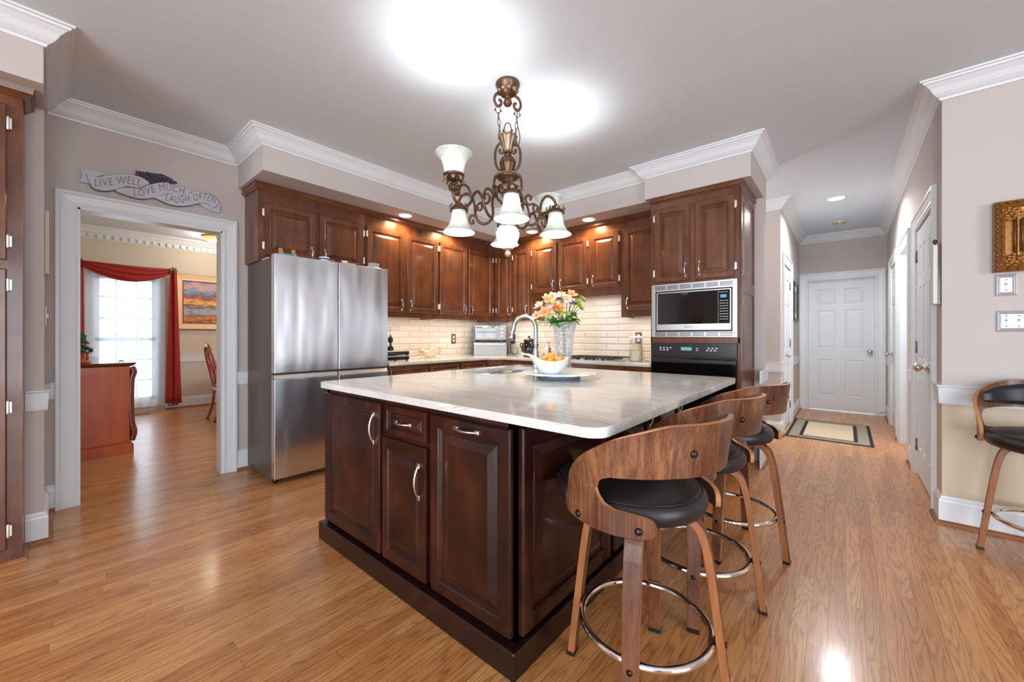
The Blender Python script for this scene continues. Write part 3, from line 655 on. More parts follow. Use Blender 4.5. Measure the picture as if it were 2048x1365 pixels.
# ---------------------------------------------------------------- kitchen cabinets
def crown_piece(parent, fc, u0, u1, z1, ret0=None, ret1=None, mat_='cab_y'):
    """small crown along the top of a cabinet front, with returns of given depth at its ends"""
    pr = [(0, -.054), (.006, -.054), (.010, -.047), (.019, -.041), (.024, -.040), (.026, -.036), (.026, 0), (0, 0)]
    path = []
    if ret0: path.append((u0, -ret0))
    path += [(u0, 0), (u1, 0)]
    if ret1: path.append((u1, -ret1))
    mb = MB(); mb.mould(path, pr, lambda a, b, h: fc.p(a, z1+h, b), side=1)
    return mb.build('crown_moulding', mat_, parent)
def cabinet(name, label, fc, u0, u1, z0, z1, depth, doors, group=None, crown=None, wm='cab', rm='cab_y', toe=False):
    c0 = fc.p((u0+u1)/2, z0, -depth/2)
    t = thing(name, label, 'cabinet', c0, 0, group)
    mb = MB()
    if z0 > 1:       # wall cabinet: hollow underside behind a bottom rail
        fbox(mb, fc, u0, u1, z0+.035, z1, -depth, 0); fbox(mb, fc, u0, u1, z0, z0+.036, -.02, 0)
        fbox(mb, fc, u0, u0+.016, z0, z0+.036, -depth, -.019); fbox(mb, fc, u1-.016, u1, z0, z0+.036, -depth, -.019)
    if toe: mb = MB(); fbox(mb, fc, u0, u1, .10, z1, -depth, 0); fbox(mb, fc, u0, u1, 0, .10, -depth, -.06)
    mb.build('carcass', wm, t)
    for d in doors:
        a, b, c, e = d['r']; mb = MB(); raised_door(mb, fc, a, b, c, e, fr=d.get('fr', .058)); dr = mb.build(d.get('n', 'door'), wm, t)
        f2 = Fc(fc.p(0, 0, .02), fc.U, fc.N)
        if 'h' in d: bow_handle('handle', f2, d['h'][0], d['h'][1], d.get('hl', .105), dr, d.get('v', True))
        if 'hg' in d:
            u, s_ = d['hg']
            for z in (e-.085, c+.085): hinge(Fc(fc.p(0, 0, .012), fc.U, fc.N), u, z, dr, s_)
    if crown: crown_piece(t, fc, *crown)
    return t
UF = FX(-3.69); ZT = 2.435
cabinet('wall_cabinet', 'short two-door cherry cabinet directly above the steel refrigerator', UF, 1.11, 2.052, 1.785, ZT, .33,
        [dict(r=(1.153, 1.570, 1.83, 2.275), h=(1.53, 1.90), hg=(1.149, -1)), dict(r=(1.606, 2.030, 1.83, 2.275), h=(1.645, 1.90), hg=(2.034, 1))], crown=(1.11, 2.052, ZT, .33, None))
cabinet('wall_cabinet', 'tall two-door cherry cabinet just to the right of the refrigerator', UF, 2.053, 2.987, 1.365, ZT, .33,
        [dict(r=(2.076, 2.512, 1.424, 2.280), h=(2.472, 1.50), hg=(2.072, -1)), dict(r=(2.546, 2.972, 1.424, 2.280), h=(2.586, 1.50), hg=(2.976, 1))], crown=(2.053, 2.987, ZT))
cabinet('wall_cabinet', 'tall two-door cherry cabinet on the fridge wall reaching the room corner', UF, 2.988, 3.969, 1.365, ZT, .33,
        [dict(r=(3.004, 3.440, 1.424, 2.280), h=(3.400, 1.50), hg=(3.000, -1)), dict(r=(3.476, 3.918, 1.424, 2.280), h=(3.516, 1.50), hg=(3.922, 1))], crown=(2.988, 3.969, ZT))
UB = FY(3.97)
cabinet('wall_cabinet', 'narrow two-door cherry cabinet in the corner above the toaster oven', UB, -3.688, -3.052, 1.365, ZT, .30,
        [dict(r=(-3.640, -3.374, 1.424, 2.280), h=(-3.412, 1.50), hg=(-3.644, -1)), dict(r=(-3.346, -3.078, 1.424, 2.280), h=(-3.114, 1.50), hg=(-3.350, -1))], crown=(-3.655, -3.052, ZT, None, None, 'cab_x'))
cabinet('wall_cabinet', 'short three-door cherry cabinet over the gas cooktop', UB, -3.051, -1.837, 1.607, ZT, .30,
        [dict(r=(-3.030, -2.662, 1.70, 2.295), h=(-2.700, 1.78), hg=(-3.034, -1)), dict(r=(-2.633, -2.243, 1.70, 2.295), h=(-2.594, 1.78), hg=(-2.239, 1)),
         dict(r=(-2.202, -1.858, 1.70, 2.295), h=(-2.163, 1.78), hg=(-1.854, 1))], crown=(-3.051, -1.837, ZT, None, None, 'cab_x'))
cabinet('wall_cabinet', 'tall single-door cherry cabinet between the cooktop and the microwave', UB, -1.836, -1.388, 1.365, ZT, .30,
        [dict(r=(-1.795, -1.405, 1.436, 2.300), h=(-1.757, 1.51), hg=(-1.401, 1))], crown=(-1.836, -1.388, ZT, None, None, 'cab_x'))
# tall oven cabinet
OF = FY(3.63); t = thing('oven_cabinet', 'floor-to-soffit cherry cabinet housing the microwave and wall oven', 'cabinet', (-1.02, 3.95, 0))
mb = MB(); mb.box((-1.386, 3.65, .10), (-.66, BW-.002, ZT)); mb.box((-1.386, 3.70, 0), (-.68, BW-.002, .10))
for a, b, c, d in ((-1.386, -.66, 1.630, ZT), (-1.386, -1.372, .28, 1.63), (-.672, -.66, .28, 1.63), (-1.386, -.66, 1.100, 1.152), (-1.386, -.66, .10, .28)): fbox(mb, OF, a, b, c, d, -.021, 0)
mb.build('carcass', 'cab', t, bevel=.0015)
for r, h, hg in (((-1.344, -1.038, 1.65, 2.322), -1.074, (-1.348, -1)), ((-.995, -.692, 1.65, 2.322), -.959, (-.688, 1))):
    mb = MB(); raised_door(mb, OF, *r); d = mb.build('door', 'cab', t); bow_handle('handle', Fc((0, 3.61, 0), OF.U, OF.N), h, 1.745, .105, d)
    for z in (2.24, 1.735): hinge(Fc((0, 3.618, 0), OF.U, OF.N), hg[0], z, d, hg[1])
mb = MB(); raised_door(mb, OF, -1.344, -.692, .115, .265, fr=.04); d = mb.build('drawer', 'cab', t)
bow_handle('handle', Fc((0, 3.61, 0), OF.U, OF.N), -1.02, .19, .105, d, False)
SF = FX(-.66)
for z0, z1 in ((1.60, 2.36), (.84, 1.56), (.13, .80)):
    mb = MB(); rings(mb, SF, 3.66, 4.26, z0-.02, z1+.02, [(0, 0), (0, .010), (.05, .010), (.056, .003), (.085, .003), (.12, .010)]); mb.build('side_panel', 'cab', t)
crown_piece(t, OF, -1.386, -.66, ZT, None, .62, 'cab_x')
# microwave with its trim kit
t = thing('microwave', 'built-in steel microwave with louvred trim set above the wall oven', 'microwave', (-1.02, 3.64, 1.152)); GF = FY(3.629)
mb = MB(); a, b, z0, z1 = -1.371, -.673, 1.154, 1.629
rings(mb, GF, a, b, z0, z1, [(0, 0), (0, .016)], fill=False)
vs = [GF.p(u, z, n) for n in (.016, .004) for u, z in ((a, z0), (b, z0), (b, z1), (a, z1))][:4]+[GF.p(u, z, n) for n in (.016, .004) for u, z in ((a+.034, z0+.045), (b-.032, z0+.045), (b-.032, z1-.062), (a+.034, z1-.062))]
mb.add(vs, [(i, (i+1) % 4, 4+(i+1) % 4, 4+i) for i in range(4)]+[(4+i, 4+(i+1) % 4, 8+(i+1) % 4, 8+i) for i in range(4)])
for zc, n in ((z1-.031, 3), (z0+.024, 3)):
    for k in range(6):
        u = a+.024+k*(b-a-.048)/6
        for j in range(n): fbox(mb, GF, u+.006, u+(b-a-.048)/6-.006, zc+(j-1)*.0125-.0028, zc+(j-1)*.0125+.0028, .0162, .0172, 1)
mb.build('trim_kit', ['steel_flat', 'black'], t)
mb = MB(); fbox(mb, GF, a+.034, b-.032, z0+.045, z1-.062, -.01, .004); mb.build('cavity_surround', 'black', t)
u0, u1, w0, w1 = -1.326, -.716, 1.212, 1.557; us = -.812
mb = MB(); fbox(mb, GF, u0, u1, w0, w1, .004, .020); dr = mb.build('microwave_door', 'steel_flat', t, bevel=.003)
mb = MB(); fbox(mb, GF, u0+.012, us, w0+.055, w1-.010, .018, .0215); mb.build('window_glass', 'black_glass', dr)
mb = MB(); fbox(mb, GF, us+.001, u1-.008, w0+.055, w1-.010, .018, .0215); cp = mb.build('control_panel', 'black_glass', t)
mb = MB(); fbox(mb, GF, us+.018, us+.062, w1-.075, w1-.050, .0215, .0222); mb.build('display', 'lcd', cp)
mb = MB()
for i in range(8):
    for j in range(3): fbox(mb, GF, us+.012+j*.022, us+.030+j*.022, w1-.103-i*.022, w1-.098-i*.022, .0215, .0222)
mb.build('keypad', 'key', cp)
mb = MB(); put_text(mb, 'Panasonic', .017, lambda x, y: GF.p(us+.040+x, w1-.028+y, .0219)); mb.build('lettering', 'key', cp)
mb = MB(); put_text(mb, 'Panasonic', .018, lambda x, y: GF.p((u0+us)/2+.02+x, w0+.031+y, .0206)); mb.build('lettering', 'oven_black', dr)
mb = MB(); ax = Matrix((GF.U, Vector((0, 0, 1)), GF.N)).transposed(); mb.lathe([(.016, .0206), (.0155, .0212), (0, .0212)], GF.p(u0+.04, w0+.066), 16, mod=lambda q, i: 1-.35*abs(math.sin(q)), axis=ax); mb.build('badge', 'key', dr)
# wall oven
t = thing('wall_oven', 'black built-in oven with dotted control panel below the microwave', 'oven', (-1.02, 3.64, .28)); GF = FY(3.629)
mb = MB(); fbox(mb, GF, -1.371, -.673, .985, 1.100, 0, .020); cp = mb.build('control_panel', 'oven_black', t, bevel=.003)
for uc, cols in ((-1.245, (4, 3)), (-.855, (3, 3))):
    for r_, n in enumerate(cols):
        for k in range(n):
            mb = MB(); mb.lathe([(.0105, .020), (.010, .021), (0, .021)], GF.p(uc+(k-(n-1)/2)*.030-(.012*r_), 1.057-r_*.019), 12, mod=lambda q, i: 1-.3*abs(math.sin(q)), axis=ax); mb.build('button', 'key', cp)
mb = MB(); fbox(mb, GF, -1.110, -1.020, 1.036, 1.064, .020, .021); mb.build('display', 'teal_lcd', cp)
mb = MB(); fbox(mb, GF, -.985, -.968, 1.052, 1.060, .020, .021); fbox(mb, GF, -.985, -.968, 1.034, 1.042, .020, .021); mb.build('button', 'key', cp)
mb = MB(); fbox(mb, GF, -1.371, -.673, .30, .976, 0, .024); d = mb.build('oven_door', 'black_glass', t, bevel=.004)
mb = MB(); fbox(mb, GF, -1.366, -.678, .925, .962, .024, .060); mb.build('handle', 'oven_black', d, bevel=.008)
mb = MB(); fbox(mb, GF, -1.25, -.80, .44, .80, .0235, .0255); mb.build('door_window', 'black_glass', d)
# base cabinets, drawers visible under the worktop
BFX = FX(-3.385); BFY = FY(3.655)
def base(name, label, fc, u0, u1, depth, drawers):
    ds = []
    for (a, b) in drawers:
        ds.append(dict(n='drawer', r=(a, b, .70, .838), fr=.032, h=((a+b)/2, .765), v=False)); ds.append(dict(r=(a, b, .13, .675), h=(b-.04, .60)))
    return cabinet(name, label, fc, u0, u1, 0, .868, depth, ds, toe=True)
base('base_cabinet', 'cherry base cabinet under the worktop right beside the refrigerator', FX(-3.385), 2.125, 2.62, .62, [(2.145, 2.605)])
base('base_cabinet', 'cherry base cabinet under the ivory shell bowl', FX(-3.385), 2.621, 3.06, .62, [(2.640, 3.045)])
base('base_cabinet', 'cherry base cabinet on the fridge wall nearest the worktop corner', FX(-3.385), 3.061, 3.51, .62, [(3.080, 3.47)])
t = thing('base_cabinet', 'angled cherry corner base cabinet below the toaster oven', 'cabinet', (-3.6, 3.85, 0))
A_, B_ = Vector((-3.385, 3.512, 0)), Vector((-3.245, 3.655, 0)); dd = (B_-A_).normalized(); FD = Fc(A_, dd, Vector((dd.y, -dd.x, 0))); LD = (B_-A_).length
mb = MB(); mb.prism([(-4.0, 3.512), (-3.385, 3.512), (-3.245, 3.655), (-3.245, 4.25), (-4.0, 4.25)], lambda a, b, h: Vector((a, b, h)), .1, .868); mb.build('carcass', 'cab', t)
mb = MB(); raised_door(mb, FD, .02, LD-.02, .13, .838); mb.build('door', 'cab', t)
base('base_cabinet', 'cherry base cabinet left of the cooktop on the tiled back wall', BFY, -3.243, -2.66, .60, [(-3.220, -2.68)])
base('base_cabinet', 'cherry base cabinet directly under the gas cooktop', BFY, -2.659, -1.96, .60, [(-2.640, -1.98)])
base('base_cabinet', 'cherry base cabinet left of the oven cabinet under the flour canister', BFY, -1.959, -1.388, .60, [(-1.940, -1.41)])
mb = MB(); mb.prism([(LW+.009, 2.125), (-3.36, 2.125), (-3.36, 3.50), (-3.23, 3.63), (-1.388, 3.63), (-1.388, BW-.009), (LW+.009, BW-.009)], lambda a, b, h: Vector((a, b, h)), .869, .900)
mb.build('worktop', 'stone', bevel=.006, label='pale stone L-shaped worktop along the tiled backsplash', cat='worktop')
# pantry cabinet at the left edge
PF = FX(-3.24); t = thing('pantry_cabinet', 'full-height cherry pantry cabinet beside the dining room doorway', 'cabinet', (-3.35, -.6, 0))
mb = MB(); mb.box((-3.455, -1.0, 0), (-3.24, -.09, 2.39)); mb.build('carcass', 'cab', t)
for z0, z1 in ((1.545, 2.33), (.08, 1.50)):
    mb = MB(); raised_door(mb, PF, -.62, -.140, z0, z1); d = mb.build('door', 'cab', t)
    for z in ((2.237, 1.64) if z0 > 1 else (1.42, .80, .175)): hinge(Fc((-3.228, 0, 0), PF.U, PF.N), -.136, z, d, 1)
mb = MB(); mb.mould([(-1.0, 0), (-.09, 0), (-.09, -.21)], [(0, -.055), (.006, -.055), (.024, -.035), (.034, -.03), (.04, 0), (0, 0)], lambda a, b, h: PF.p(a, 2.44+h, b), side=1); mb.build('crown_moulding', 'cab_y', t)
mb = MB(); mb.mould([(-3.24, -1.0), (-3.24, -.09), (-3.44, -.09)], [(0, 0), (.018, 0), (.015, .012), (.006, .019), (0, .02)], xy, side=-1); mb.build('shoe_mould', 'shoe', t)

# ---------------------------------------------------------------- refrigerator
t = thing('refrigerator', 'stainless four-door refrigerator with dark sides under the short cabinet', 'refrigerator', (-3.7, 1.615, 0))
mb = MB(); mb.box((-3.99, 1.125, .03), (-3.425, 2.10, 1.785)); mb.box((-3.95, 1.16, 0), (-3.47, 2.06, .03)); mb.build('body', 'fridge_side', t, bevel=.004)
ym = 1.622
def fdoor(y0, y1, z0, z1, nm):
    mb = MB()
    def f(i, j):
        y = y0+(y1-y0)*i; return Vector((-3.352+.006*math.sin(PI*i)**.4, y, z0+(z1-z0)*j))
    mb.box((-3.422, y0, z0), (-3.352, y1, z1)); return mb.build(nm, 'steel', t, bevel=.0025, seg=3)
fdoor(1.122, ym-.0045, .872, 1.80, 'door'); fdoor(ym+.0045, 2.103, .872, 1.80, 'door')
d1 = fdoor(1.122, ym-.0045, .05, .822, 'door'); d2 = fdoor(ym+.0045, 2.103, .05, .822, 'door')
for a, b, d in ((1.122, ym-.0045, d1), (ym+.0045, 2.103, d2)):
    mb = MB(); mb.prism([(-3.352, .823), (-3.356, .828), (-3.372, .858), (-3.422, .858), (-3.422, .823)], lambda p, q, h: Vector((p, h, q)), a, b); mb.build('recessed_handle', 'steel_flat', d)
for y in (1.13, 2.035): mb = MB(); mb.box((-3.44, y, 1.785), (-3.38, y+.06, 1.798)); mb.build('hinge_cover', 'black', t, bevel=.003)
mb = MB(); mb.box((-3.92, 1.14, 1.7855), (-3.55, 1.2, 1.80)); mb.build('top_trim', 'white_pl', t, bevel=.003)
for y in (1.16, 2.06):
    mb = MB(); mb.lathe([(.02, 0), (.02, .03)], (-3.45, y, 0), 10); mb.build('foot', 'black', t)

# ---------------------------------------------------------------- island
t = thing('kitchen_island', 'dark mahogany island cabinet with raised panels in the middle of the floor', 'kitchen island', (-1.58, 1.9, 0))
IF = FY(1.042); IR = FX(-.872)
mb = MB()
for a, b in (((-2.285, 1.042, .095), (-.872, 1.072, .867)), ((-2.285, 2.735, .095), (-.872, 2.765, .867)), ((-2.285, 1.042, .095), (-2.255, 2.765, .867)), ((-.902, 1.042, .095), (-.872, 2.765, .867)), ((-2.285, 1.042, .095), (-.872, 2.765, .12))): mb.box(a, b)
mb.build('carcass', 'isl', t)
mb = MB(); mb.prism([(-2.31, 1.0), (-.842, 1.0), (-.842, 2.79), (-2.31, 2.79)], lambda a, b, h: Vector((a, b, h)), 0, .098); mb.build('plinth', 'isl_dark', t, bevel=.006)
f2 = Fc((0, 1.02, 0), IF.U, IF.N)
for r, nm, h in (((-2.275, -1.702, .115, .838), 'door', (-1.745, .715, .135, True)), ((-1.655, -1.345, .705, .838), 'drawer', (-1.50, .772, .105, False)),
                 ((-1.678, -1.345, .115, .685), 'door', (-1.385, .54, .135, True)), ((-1.312, -.878, .115, .838), 'pull_out_bin_front', (-1.09, .805, .115, False))):
    mb = MB(); raised_door(mb, IF, *r, t=.022, fr=.062 if nm != 'drawer' else .034, pr=.030); d = mb.build(nm, 'isl', t)
    bow_handle('handle', f2, h[0], h[1], h[2], d, h[3])
for r, hz in (((1.062, 1.725, .115, .838), None), ((1.765, 2.235, .115, .838), 2.195), ((2.265, 2.75, .115, .838), 2.71)):
    mb = MB(); raised_door(mb, IR, *r, t=.022, fr=.066, pr=.032); d = mb.build('door' if hz else 'side_panel', 'isl', t)
    if hz: bow_handle('handle', FX(-.85), hz, .72, .135, d)
# worktop with the sink cut out
def rrect(x0, x1, y0, y1, r, n=7):
    out = []
    for cx, cy, a in ((x1-r, y1-r, 0), (x0+r, y1-r, 90), (x0+r, y0+r, 180), (x1-r, y0+r, 270)):
        for k in range(n+1): q = math.radians(a+90*k/n); out.append((cx+r*math.cos(q), cy+r*math.sin(q)))
    return out
SK = (-2.17, -1.80, 1.93, 2.62)
bm = bmesh.new(); outer = rrect(-2.305, -.52, .99, 2.795, .06); inner = rrect(*SK, .10)
ed = []
for lp in (outer, inner):
    vs = [bm.verts.new((x, y, .869)) for x, y in lp]; ed += [bm.edges.new((vs[i], vs[(i+1) % len(vs)])) for i in range(len(vs))]
bmesh.ops.triangle_fill(bm, use_beauty=True, use_dissolve=False, edges=ed)
fs = [f for f in bm.faces if not (SK[0]+.02 < f.calc_center_median().x < SK[1]-.02 and SK[2]+.02 < f.calc_center_median().y < SK[3]-.02 and all(SK[0]-.01 < v.co.x < SK[1]+.01 and SK[2]-.01 < v.co.y < SK[3]+.01 for v in f.verts))]
bmesh.ops.delete(bm, geom=[f for f in bm.faces if f not in fs], context='FACES_ONLY')
ex = bmesh.ops.extrude_face_region(bm, geom=list(bm.faces)); bmesh.ops.translate(bm, verts=[g for g in ex['geom'] if isinstance(g, bmesh.types.BMVert)], vec=(0, 0, .031))
bmesh.ops.recalc_face_normals(bm, faces=bm.faces)
me = bpy.data.meshes.new('island_worktop'); bm.to_mesh(me); bm.free(); me.materials.append(M['stone'])
o = bpy.data.objects.new('island_worktop', me); COL.objects.link(o); tag(o, 'large pale veined stone worktop overhanging the dark island', 'worktop')
b = o.modifiers.new('bevel', 'BEVEL'); b.width = .008; b.segments = 3; b.limit_method = 'ANGLE'; b.angle_limit = .8
t = thing('sink', 'stainless undermount double-bowl sink let into the island worktop', 'sink', (-1.985, 2.275, .7))
for y0, y1 in ((1.945, 2.335), (2.355, 2.605)):
    mb = MB(); lp = [rrect(SK[0]+.008+i, SK[1]-.008-i, y0+i, y1-i, .085-i*.5) for i in (0, .004, .02, .05)]; zz = (.868, .80, .715, .70)
    n = len(lp[0]); vs = [(x, y, z) for l, z in zip(lp, zz) for x, y in l]; fs = [(k*n+i, k*n+(i+1) % n, (k+1)*n+(i+1) % n, (k+1)*n+i) for k in range(3) for i in range(n)]+[[3*n+i for i in range(n)]]
    mb.add(vs, fs, True); bo = mb.build('bowl', 'steel_flat', t, solid=.002)
    mb = MB(); mb.lathe([(.042, .701), (.042, .7025), (.03, .703), (0, .7025)], ((SK[0]+SK[1])/2, (y0+y1)/2, 0), 18); mb.build('drain', 'chrome', bo)
mb = MB(); lo = rrect(SK[0]-.02, SK[1]+.02, SK[2]-.02, SK[3]+.02, .11); n = len(lo); li = rrect(SK[0]+.006, SK[1]-.006, SK[2]+.006, SK[3]-.006, .095)
mb.add([(x, y, .8685) for x, y in lo]+[(x, y, .8685) for x, y in li], [(i, (i+1) % n, n+(i+1) % n, n+i) for i in range(n)]); mb.box((SK[0]+.01, 2.33, .80), (SK[1]-.01, 2.36, .868)); mb.build('rim', 'steel_flat', t)
# faucet
bx, by = -1.715, 2.285
t = thing('faucet', 'brushed nickel gooseneck pull-down faucet beside the sink', 'faucet', (bx, by, .90))
mb = MB(); mb.lathe([(.028, .90), (.028, .912), (.023, .918), (.022, .95), (.024, 1.0), (.022, 1.04), (.0165, 1.07), (.0165, 1.10)], (bx, by, 0), 20); mb.build('body', 'faucet', t)
pts = [(bx, by, 1.08), (bx, by, 1.18)]; R_ = .084; dx, dy = -.92, -.39; dl = math.hypot(dx, dy); dx /= dl; dy /= dl
for k in range(13): q = PI*k/12; pts.append((bx+dx*R_*(1-math.cos(q)), by+dy*R_*(1-math.cos(q)), 1.222+R_*math.sin(q)))
pts.append((bx+dx*2*R_+dx*.006, by+dy*2*R_+dy*.006, 1.20))
mb = MB(); mb.tube(smooth(pts, 3), .0165, 14); mb.build('neck', 'faucet', t)
ex_, ey_ = bx+dx*2*R_+dx*.006, by+dy*2*R_+dy*.006
mb = MB(); mb.tube([(ex_, ey_, 1.205), (ex_+dx*.012, ey_+dy*.012, 1.155), (ex_+dx*.016, ey_+dy*.016, 1.125)], [.0175, .0205, .0205], 16); sh = mb.build('spray_head', 'faucet', t)
mb = MB(); mb.tube([(ex_-dx*.014, ey_-dy*.014, 1.175), (ex_-dx*.011, ey_-dy*.011, 1.14)], .006, 8); mb.build('button', 'black', sh)
mb = MB(); mb.tube([(bx+.02, by-.01, .99), (bx+.045, by-.02, 1.0), (bx+.10, by-.04, 1.035)], [.009, .008, .006], 8); mb.build('lever', 'faucet', t)
# ---------------------------------------------------------------- counter stools
TOPT = [(0, 0.918), (33, 0.916), (46, 0.9), (63, 0.872), (76, 0.84), (87, 0.806), (95.5, 0.769), (102, 0.731), (106.5, 0.677), (109, 0.64)]
BBT = [(0, 0.769), (32, 0.769), (50, 0.764), (68, 0.757), (73, 0.748), (77, 0.73), (78.5, 0.711)]
HTT = [(40, 0.618), (40.6, 0.632), (42, 0.641), (47, 0.65), (56, 0.656), (66, 0.659), (73, 0.67), (77, 0.69), (78.5, 0.711)]
HBT = [(40, 0.616), (40.6, 0.604), (43, 0.596), (47, 0.592), (65, 0.588), (78, 0.59), (91, 0.594), (105, 0.602), (108, 0.612), (109, 0.636)]
TOPT = [(p.x, p.y) for p in smooth([Vector((a, b, 0)) for a, b in [(0, .918), (14, .918)]+TOPT[1:]], 5)]
def shell_pt(th, z, r0=.248):
    a = math.radians(th); r = r0+max(0, z-.69)*.13; return Vector((r*math.cos(a), r*math.sin(a), z))
def make_shell():
    mb = MB(); NR = 4
    def strip(ths, lo, hi, sg):
        vs = []; fs = []
        for t in ths:
            for j in range(NR+1): vs.append(shell_pt(sg*t, lo(t)+(hi(t)-lo(t))*j/NR))
        for i in range(len(ths)-1):
            for j in range(NR): fs.append((i*5+j, (i+1)*5+j, (i+1)*5+j+1, i*5+j+1))
        mb.add(vs, fs, True)
    I = interp
    A = [0, 4, 8, 12, 16, 20, 24, 28, 32, 36, 40, 44, 48, 51, 54, 57, 60, 63, 65, 67, 69, 71, 73, 75, 77, 78, 78.5]
    strip([-t for t in A[:0:-1]]+A, lambda t: I(BBT, abs(t)), lambda t: I(TOPT, abs(t)), 1)
    H = [t+23 for t in (17, 17.3, 17.6, 18.2, 19, 20, 22, 24, 28, 33, 38, 43, 47, 50, 52, 54, 55, 55.5)]
    F = [t+23 for t in (55.5, 58, 61, 64, 67, 70, 72.5, 75, 77, 79, 81, 82, 83.5, 84.5, 85, 85.6, 86)]
    for sg in (1, -1):
        strip(H, lambda t: I(HBT, t), lambda t: I(HTT, t), sg)
        b = len(mb.v)
        # full-height piece shares the seam heights of hook and band
        vs = []; fs = []
        for t in F:
            lo, hi = I(HBT, t), I(TOPT, t); k = .711 if t == 78.5 else lo+(hi-lo)*(.711-I(HBT, 78.5))/(I(TOPT, 78.5)-I(HBT, 78.5))
            hs = [lo+(k-lo)*j/NR for j in range(NR+1)]+[k+(hi-k)*j/NR for j in range(1, NR+1)]
            vs += [shell_pt(sg*t, z) for z in hs]
        for i in range(len(F)-1):
            for j in range(2*NR): fs.append((i*9+j, (i+1)*9+j, (i+1)*9+j+1, i*9+j+1))
        mb.add(vs, fs, True)
    return mb
def make_stool(label, loc, legrot, seatrot, group):
    t = thing('counter_stool', label, 'stool', loc, 0, group); ORG[t.name] = Vector()
    for k in range(4):
        a = math.radians(legrot+90*k); ca, sa = math.cos(a), math.sin(a)
        prof = smooth([(.03, .586, 0), (.10, .587, 0), (.140, .578, 0), (.168, .555, 0), (.183, .52, 0), (.196, .46, 0), (.215, .32, 0), (.252, .012, 0)], 4)
        # rectangular section, wide face outward
        mb = MB(); n = len(prof); vs = []
        for i, q in enumerate(prof):
            tq = (prof[min(i+1, n-1)]-prof[max(i-1, 0)]).normalized(); nx, nz = -tq.y, tq.x      # in (r, z)
            w = .027 if q.y > .45 else .027-(.45-q.y)/.45*.006; th = .0125
            for sw, st in ((-1, -1), (1, -1), (1, 1), (-1, 1)):
                r = q.x+nx*st*th; z = q.y+nz*st*th; vs.append((r*ca-sw*w*sa, r*sa+sw*w*ca, z))
        b = 0; fo = []; fe = []
        for i in range(n-1):
            for j in range(4): (fo if j in (0, 2) else fe).append((i*4+j, i*4+(j+1) % 4, (i+1)*4+(j+1) % 4, (i+1)*4+j))
        mb.add(vs, fo, True, 0); nb = len(mb.v)
        for f in fe+[(0, 1, 2, 3), tuple((n-1)*4+j for j in range(4))]: mb.f.append(list(f)); mb.mi.append(1); mb.sm.append(True)
        for i in range(len(mb.sm)): mb.sm[i] = False
        lg = mb.build('leg', ['walnut_leg', 'leg_edge'], t, bevel=.0025)
        mb = MB(); mb.box((.238, -.022, 0), (.268, .022, .014)); mb.T = None
        mb.v = [Vector((v.x*ca-v.y*sa, v.x*sa+v.y*ca, v.z)) for v in mb.v]; mb.build('foot_glide', 'black', lg)
        mb = MB(); zz = .205; r = .2285+.0135; ax = Matrix.Rotation(a, 4, 'Z') @ Matrix.Rotation(PI/2, 4, 'Y'); mb.lathe([(.0085, 0), (.0085, .003), (0, .005)], (r*ca, r*sa, zz), 12, axis=ax); mb.build('bolt', 'dark_metal', lg)
    mb = MB(); mb.tube([(.205*math.cos(2*PI*k/48), .205*math.sin(2*PI*k/48), .205) for k in range(48)], .0115, 10, True); mb.build('foot_ring', 'chrome', t)
    mb = MB(); mb.lathe([(.0, .574), (.10, .574), (.10, .599), (0, .599)], (0, 0, 0), 24, cap=False); mb.build('swivel_plate', 'black', t)
    R = Matrix.Rotation(math.radians(seatrot), 4, 'Z'); mid = Vector((-.03, 0, 0))
    mb = MB(); mb.lathe([(0, .590), (.16, .590), (.208, .592), (.231, .602), (.241, .622), (.241, .640), (.233, .656), (.227, .6615), (.223, .662), (.221, .6645), (.212, .670), (.17, .679), (.10, .684), (0, .685)], (0, 0, 0), 48, cap=False)
    sx_ = Vector((-.030, 0, 0)); stretch = lambda v: Vector((v.x*(1.13 if v.x < 0 else 1.04), v.y, v.z)); mb.v = [R @ (stretch(v)+mid+sx_) for v in mb.v]; st = mb.build('seat', 'leather', t)
    mb = MB(); mb.tube([(.2250*math.cos(2*PI*k/60), .2250*math.sin(2*PI*k/60), .6632) for k in range(60)], .0022, 6, True); mb.v = [R @ (stretch(v)+mid+sx_) for v in mb.v]; mb.build('piping', 'leather', st)
    mb = make_shell(); mb.v = [R @ (v+mid) for v in mb.v]
    me_o = mb.build('backrest', ['walnut', 'ply_edge'], t)
    bm = bmesh.new(); bm.from_mesh(me_o.data); bmesh.ops.remove_doubles(bm, verts=bm.verts, dist=.0004); bmesh.ops.dissolve_degenerate(bm, edges=bm.edges, dist=.0002)
    bmesh.ops.recalc_face_normals(bm, faces=bm.faces); cen = R @ mid
    fl = sum(1 if (f.calc_center_median()-cen).to_2d().dot(f.normal.to_2d()) > 0 else -1 for f in bm.faces)
    if fl < 0: bmesh.ops.reverse_faces(bm, faces=bm.faces)
    bm.to_mesh(me_o.data); bm.free()
    for p in me_o.data.polygons: p.use_smooth = True
    s_ = me_o.modifiers.new('ply', 'SOLIDIFY'); s_.thickness = .015; s_.offset = 1; s_.material_offset_rim = 1; s_.use_even_offset = True
    e = me_o.modifiers.new('edge', 'EDGE_SPLIT'); e.split_angle = math.radians(40)
    # inner back pad
    mb = MB()
    def pad(i, j):
        th = -66+132*i; u = abs(2*i-1); z0 = .782+.03*max(0, u-.6); z1 = .900-.055*u**2.2; z = z0+(z1-z0)*j
        pf = (1-(2*j-1)**6)*(1-u**8); a = math.radians(th); r = .2475+max(0, z-.69)*.13-.0225*pf**.5; return Vector((r*math.cos(a), r*math.sin(a), z))
    mb.grid(pad, 30, 10); mb.v = [R @ (v+mid) for v in mb.v]; mb.build('back_pad', 'leather', me_o)
